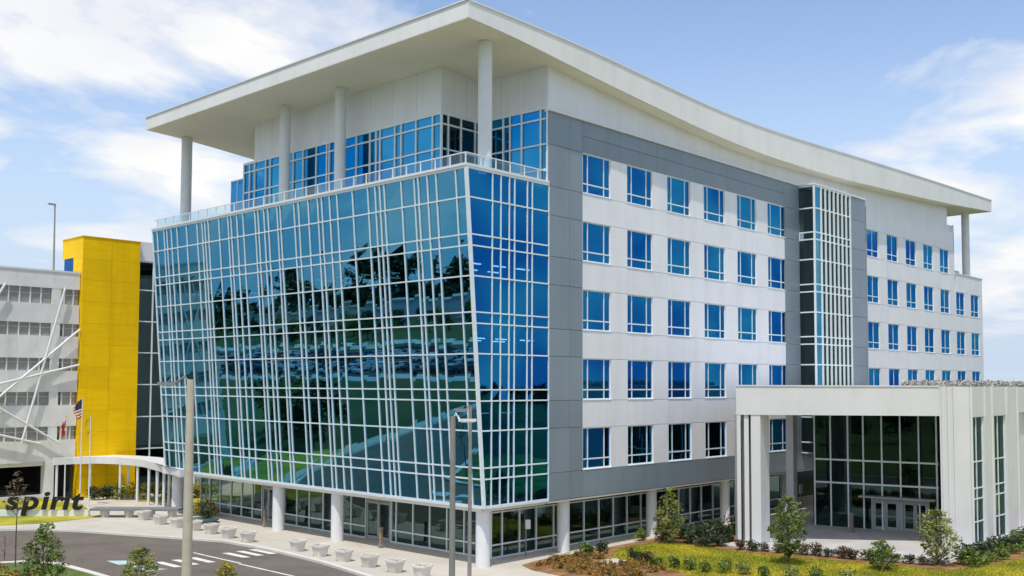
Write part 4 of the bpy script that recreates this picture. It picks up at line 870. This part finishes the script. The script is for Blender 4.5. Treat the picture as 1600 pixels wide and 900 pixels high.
for X_ in (-84, -91, -101, -108):
    for k in range(44):
        if random.random() < .3: continue
        m = random.choice(['carw', 'carw', 'carw', 'card', 'carr', 'card', 'card'])
        if first[m]: o = proto[m]; first[m] = False
        else: o = copy_tree(proto[m])
        o.location = (X_+random.uniform(-.3, .3), 70+k*3.4, G-.15); o.rotation_euler.z = random.choice([0, math.pi])+random.uniform(-.03, .03)
# far trees, a low building and treeline
tm = []
for k in range(3):
    cs = [(random.uniform(-2.6, 2.6), random.uniform(-2.6, 2.6), random.uniform(2.5, 8)) for _ in range(24)]
    tm.append((leafmesh('crown', leaves(900, cs, [1.5]*24, .55), 'leafd' if k else 'leaf'), MB().tube([(0, 0, 0), (0, 0, 5)], [.25, .1], 6).mesh('trunk', M['bark'])))
def far_tree(x, y, s_):
    e = empty('tree', 'broad green tree beyond the car park mirrored by the glass', 'tree', 'far trees around the car park', (x, y, G-.2)); e.scale = (s_,)*3; e.rotation_euler.z = random.uniform(0, 6)
    a, b = random.choice(tm); 
    for nm_, me in (('crown', a), ('trunk', b)): o = bpy.data.objects.new(nm_, me); COL.objects.link(o); o.parent = e
for k in range(6): far_tree(-30-1.2*k+random.uniform(-2, 2), 50+2.4*k+random.uniform(-2, 2), random.uniform(.55, .8))
for _ in range(80): far_tree(random.uniform(-185, -142), random.uniform(80, 360), random.uniform(.45, .85))
for _ in range(30): far_tree(random.uniform(-290, -235), random.uniform(180, 420), random.uniform(1.0, 1.6))
for k in range(12): far_tree(random.uniform(-95, -70), -50+8*k, random.uniform(.8, 1.2))
fb = empty('low_building', 'long low white building beyond the car park mirrored by the glass', 'building')
MB().hexa([(-228, 200, G-.2), (-205, 330, G-.2), (-235, 336, G-.2), (-255, 205, G-.2), (-228, 200, 3), (-205, 330, 3), (-235, 336, 3), (-255, 205, 3)]).build('wall', M['white'], fb)
MB().hexa([(-227, 199, 3.01), (-204, 331, 3.01), (-236, 337, 3.01), (-256, 204, 3.01), (-227, 199, 3.8), (-204, 331, 3.8), (-236, 337, 3.8), (-256, 204, 3.8)]).build('roof', M['concgray'], fb)
cs = []
for a in np.arange(0, 2*math.pi, .012):
    r_ = 420+40*math.sin(a*5)+25*math.sin(a*13); 
    for _ in range(2): cs.append(((r_+random.uniform(0, 25))*math.cos(a), (r_+random.uniform(0, 25))*math.sin(a), G+(random.uniform(1, 4) if math.cos(a-.5) > .2 else random.uniform(1, 22)+3*math.sin(a*23))))
o = bpy.data.objects.new('distant_woods', leafmesh('distant_woods', leaves(90000, cs, [5.5]*len(cs), 2.4), 'leafd')); COL.objects.link(o); tag(o, 'dark green woods on the far horizon all around', 'woods', kind='stuff')
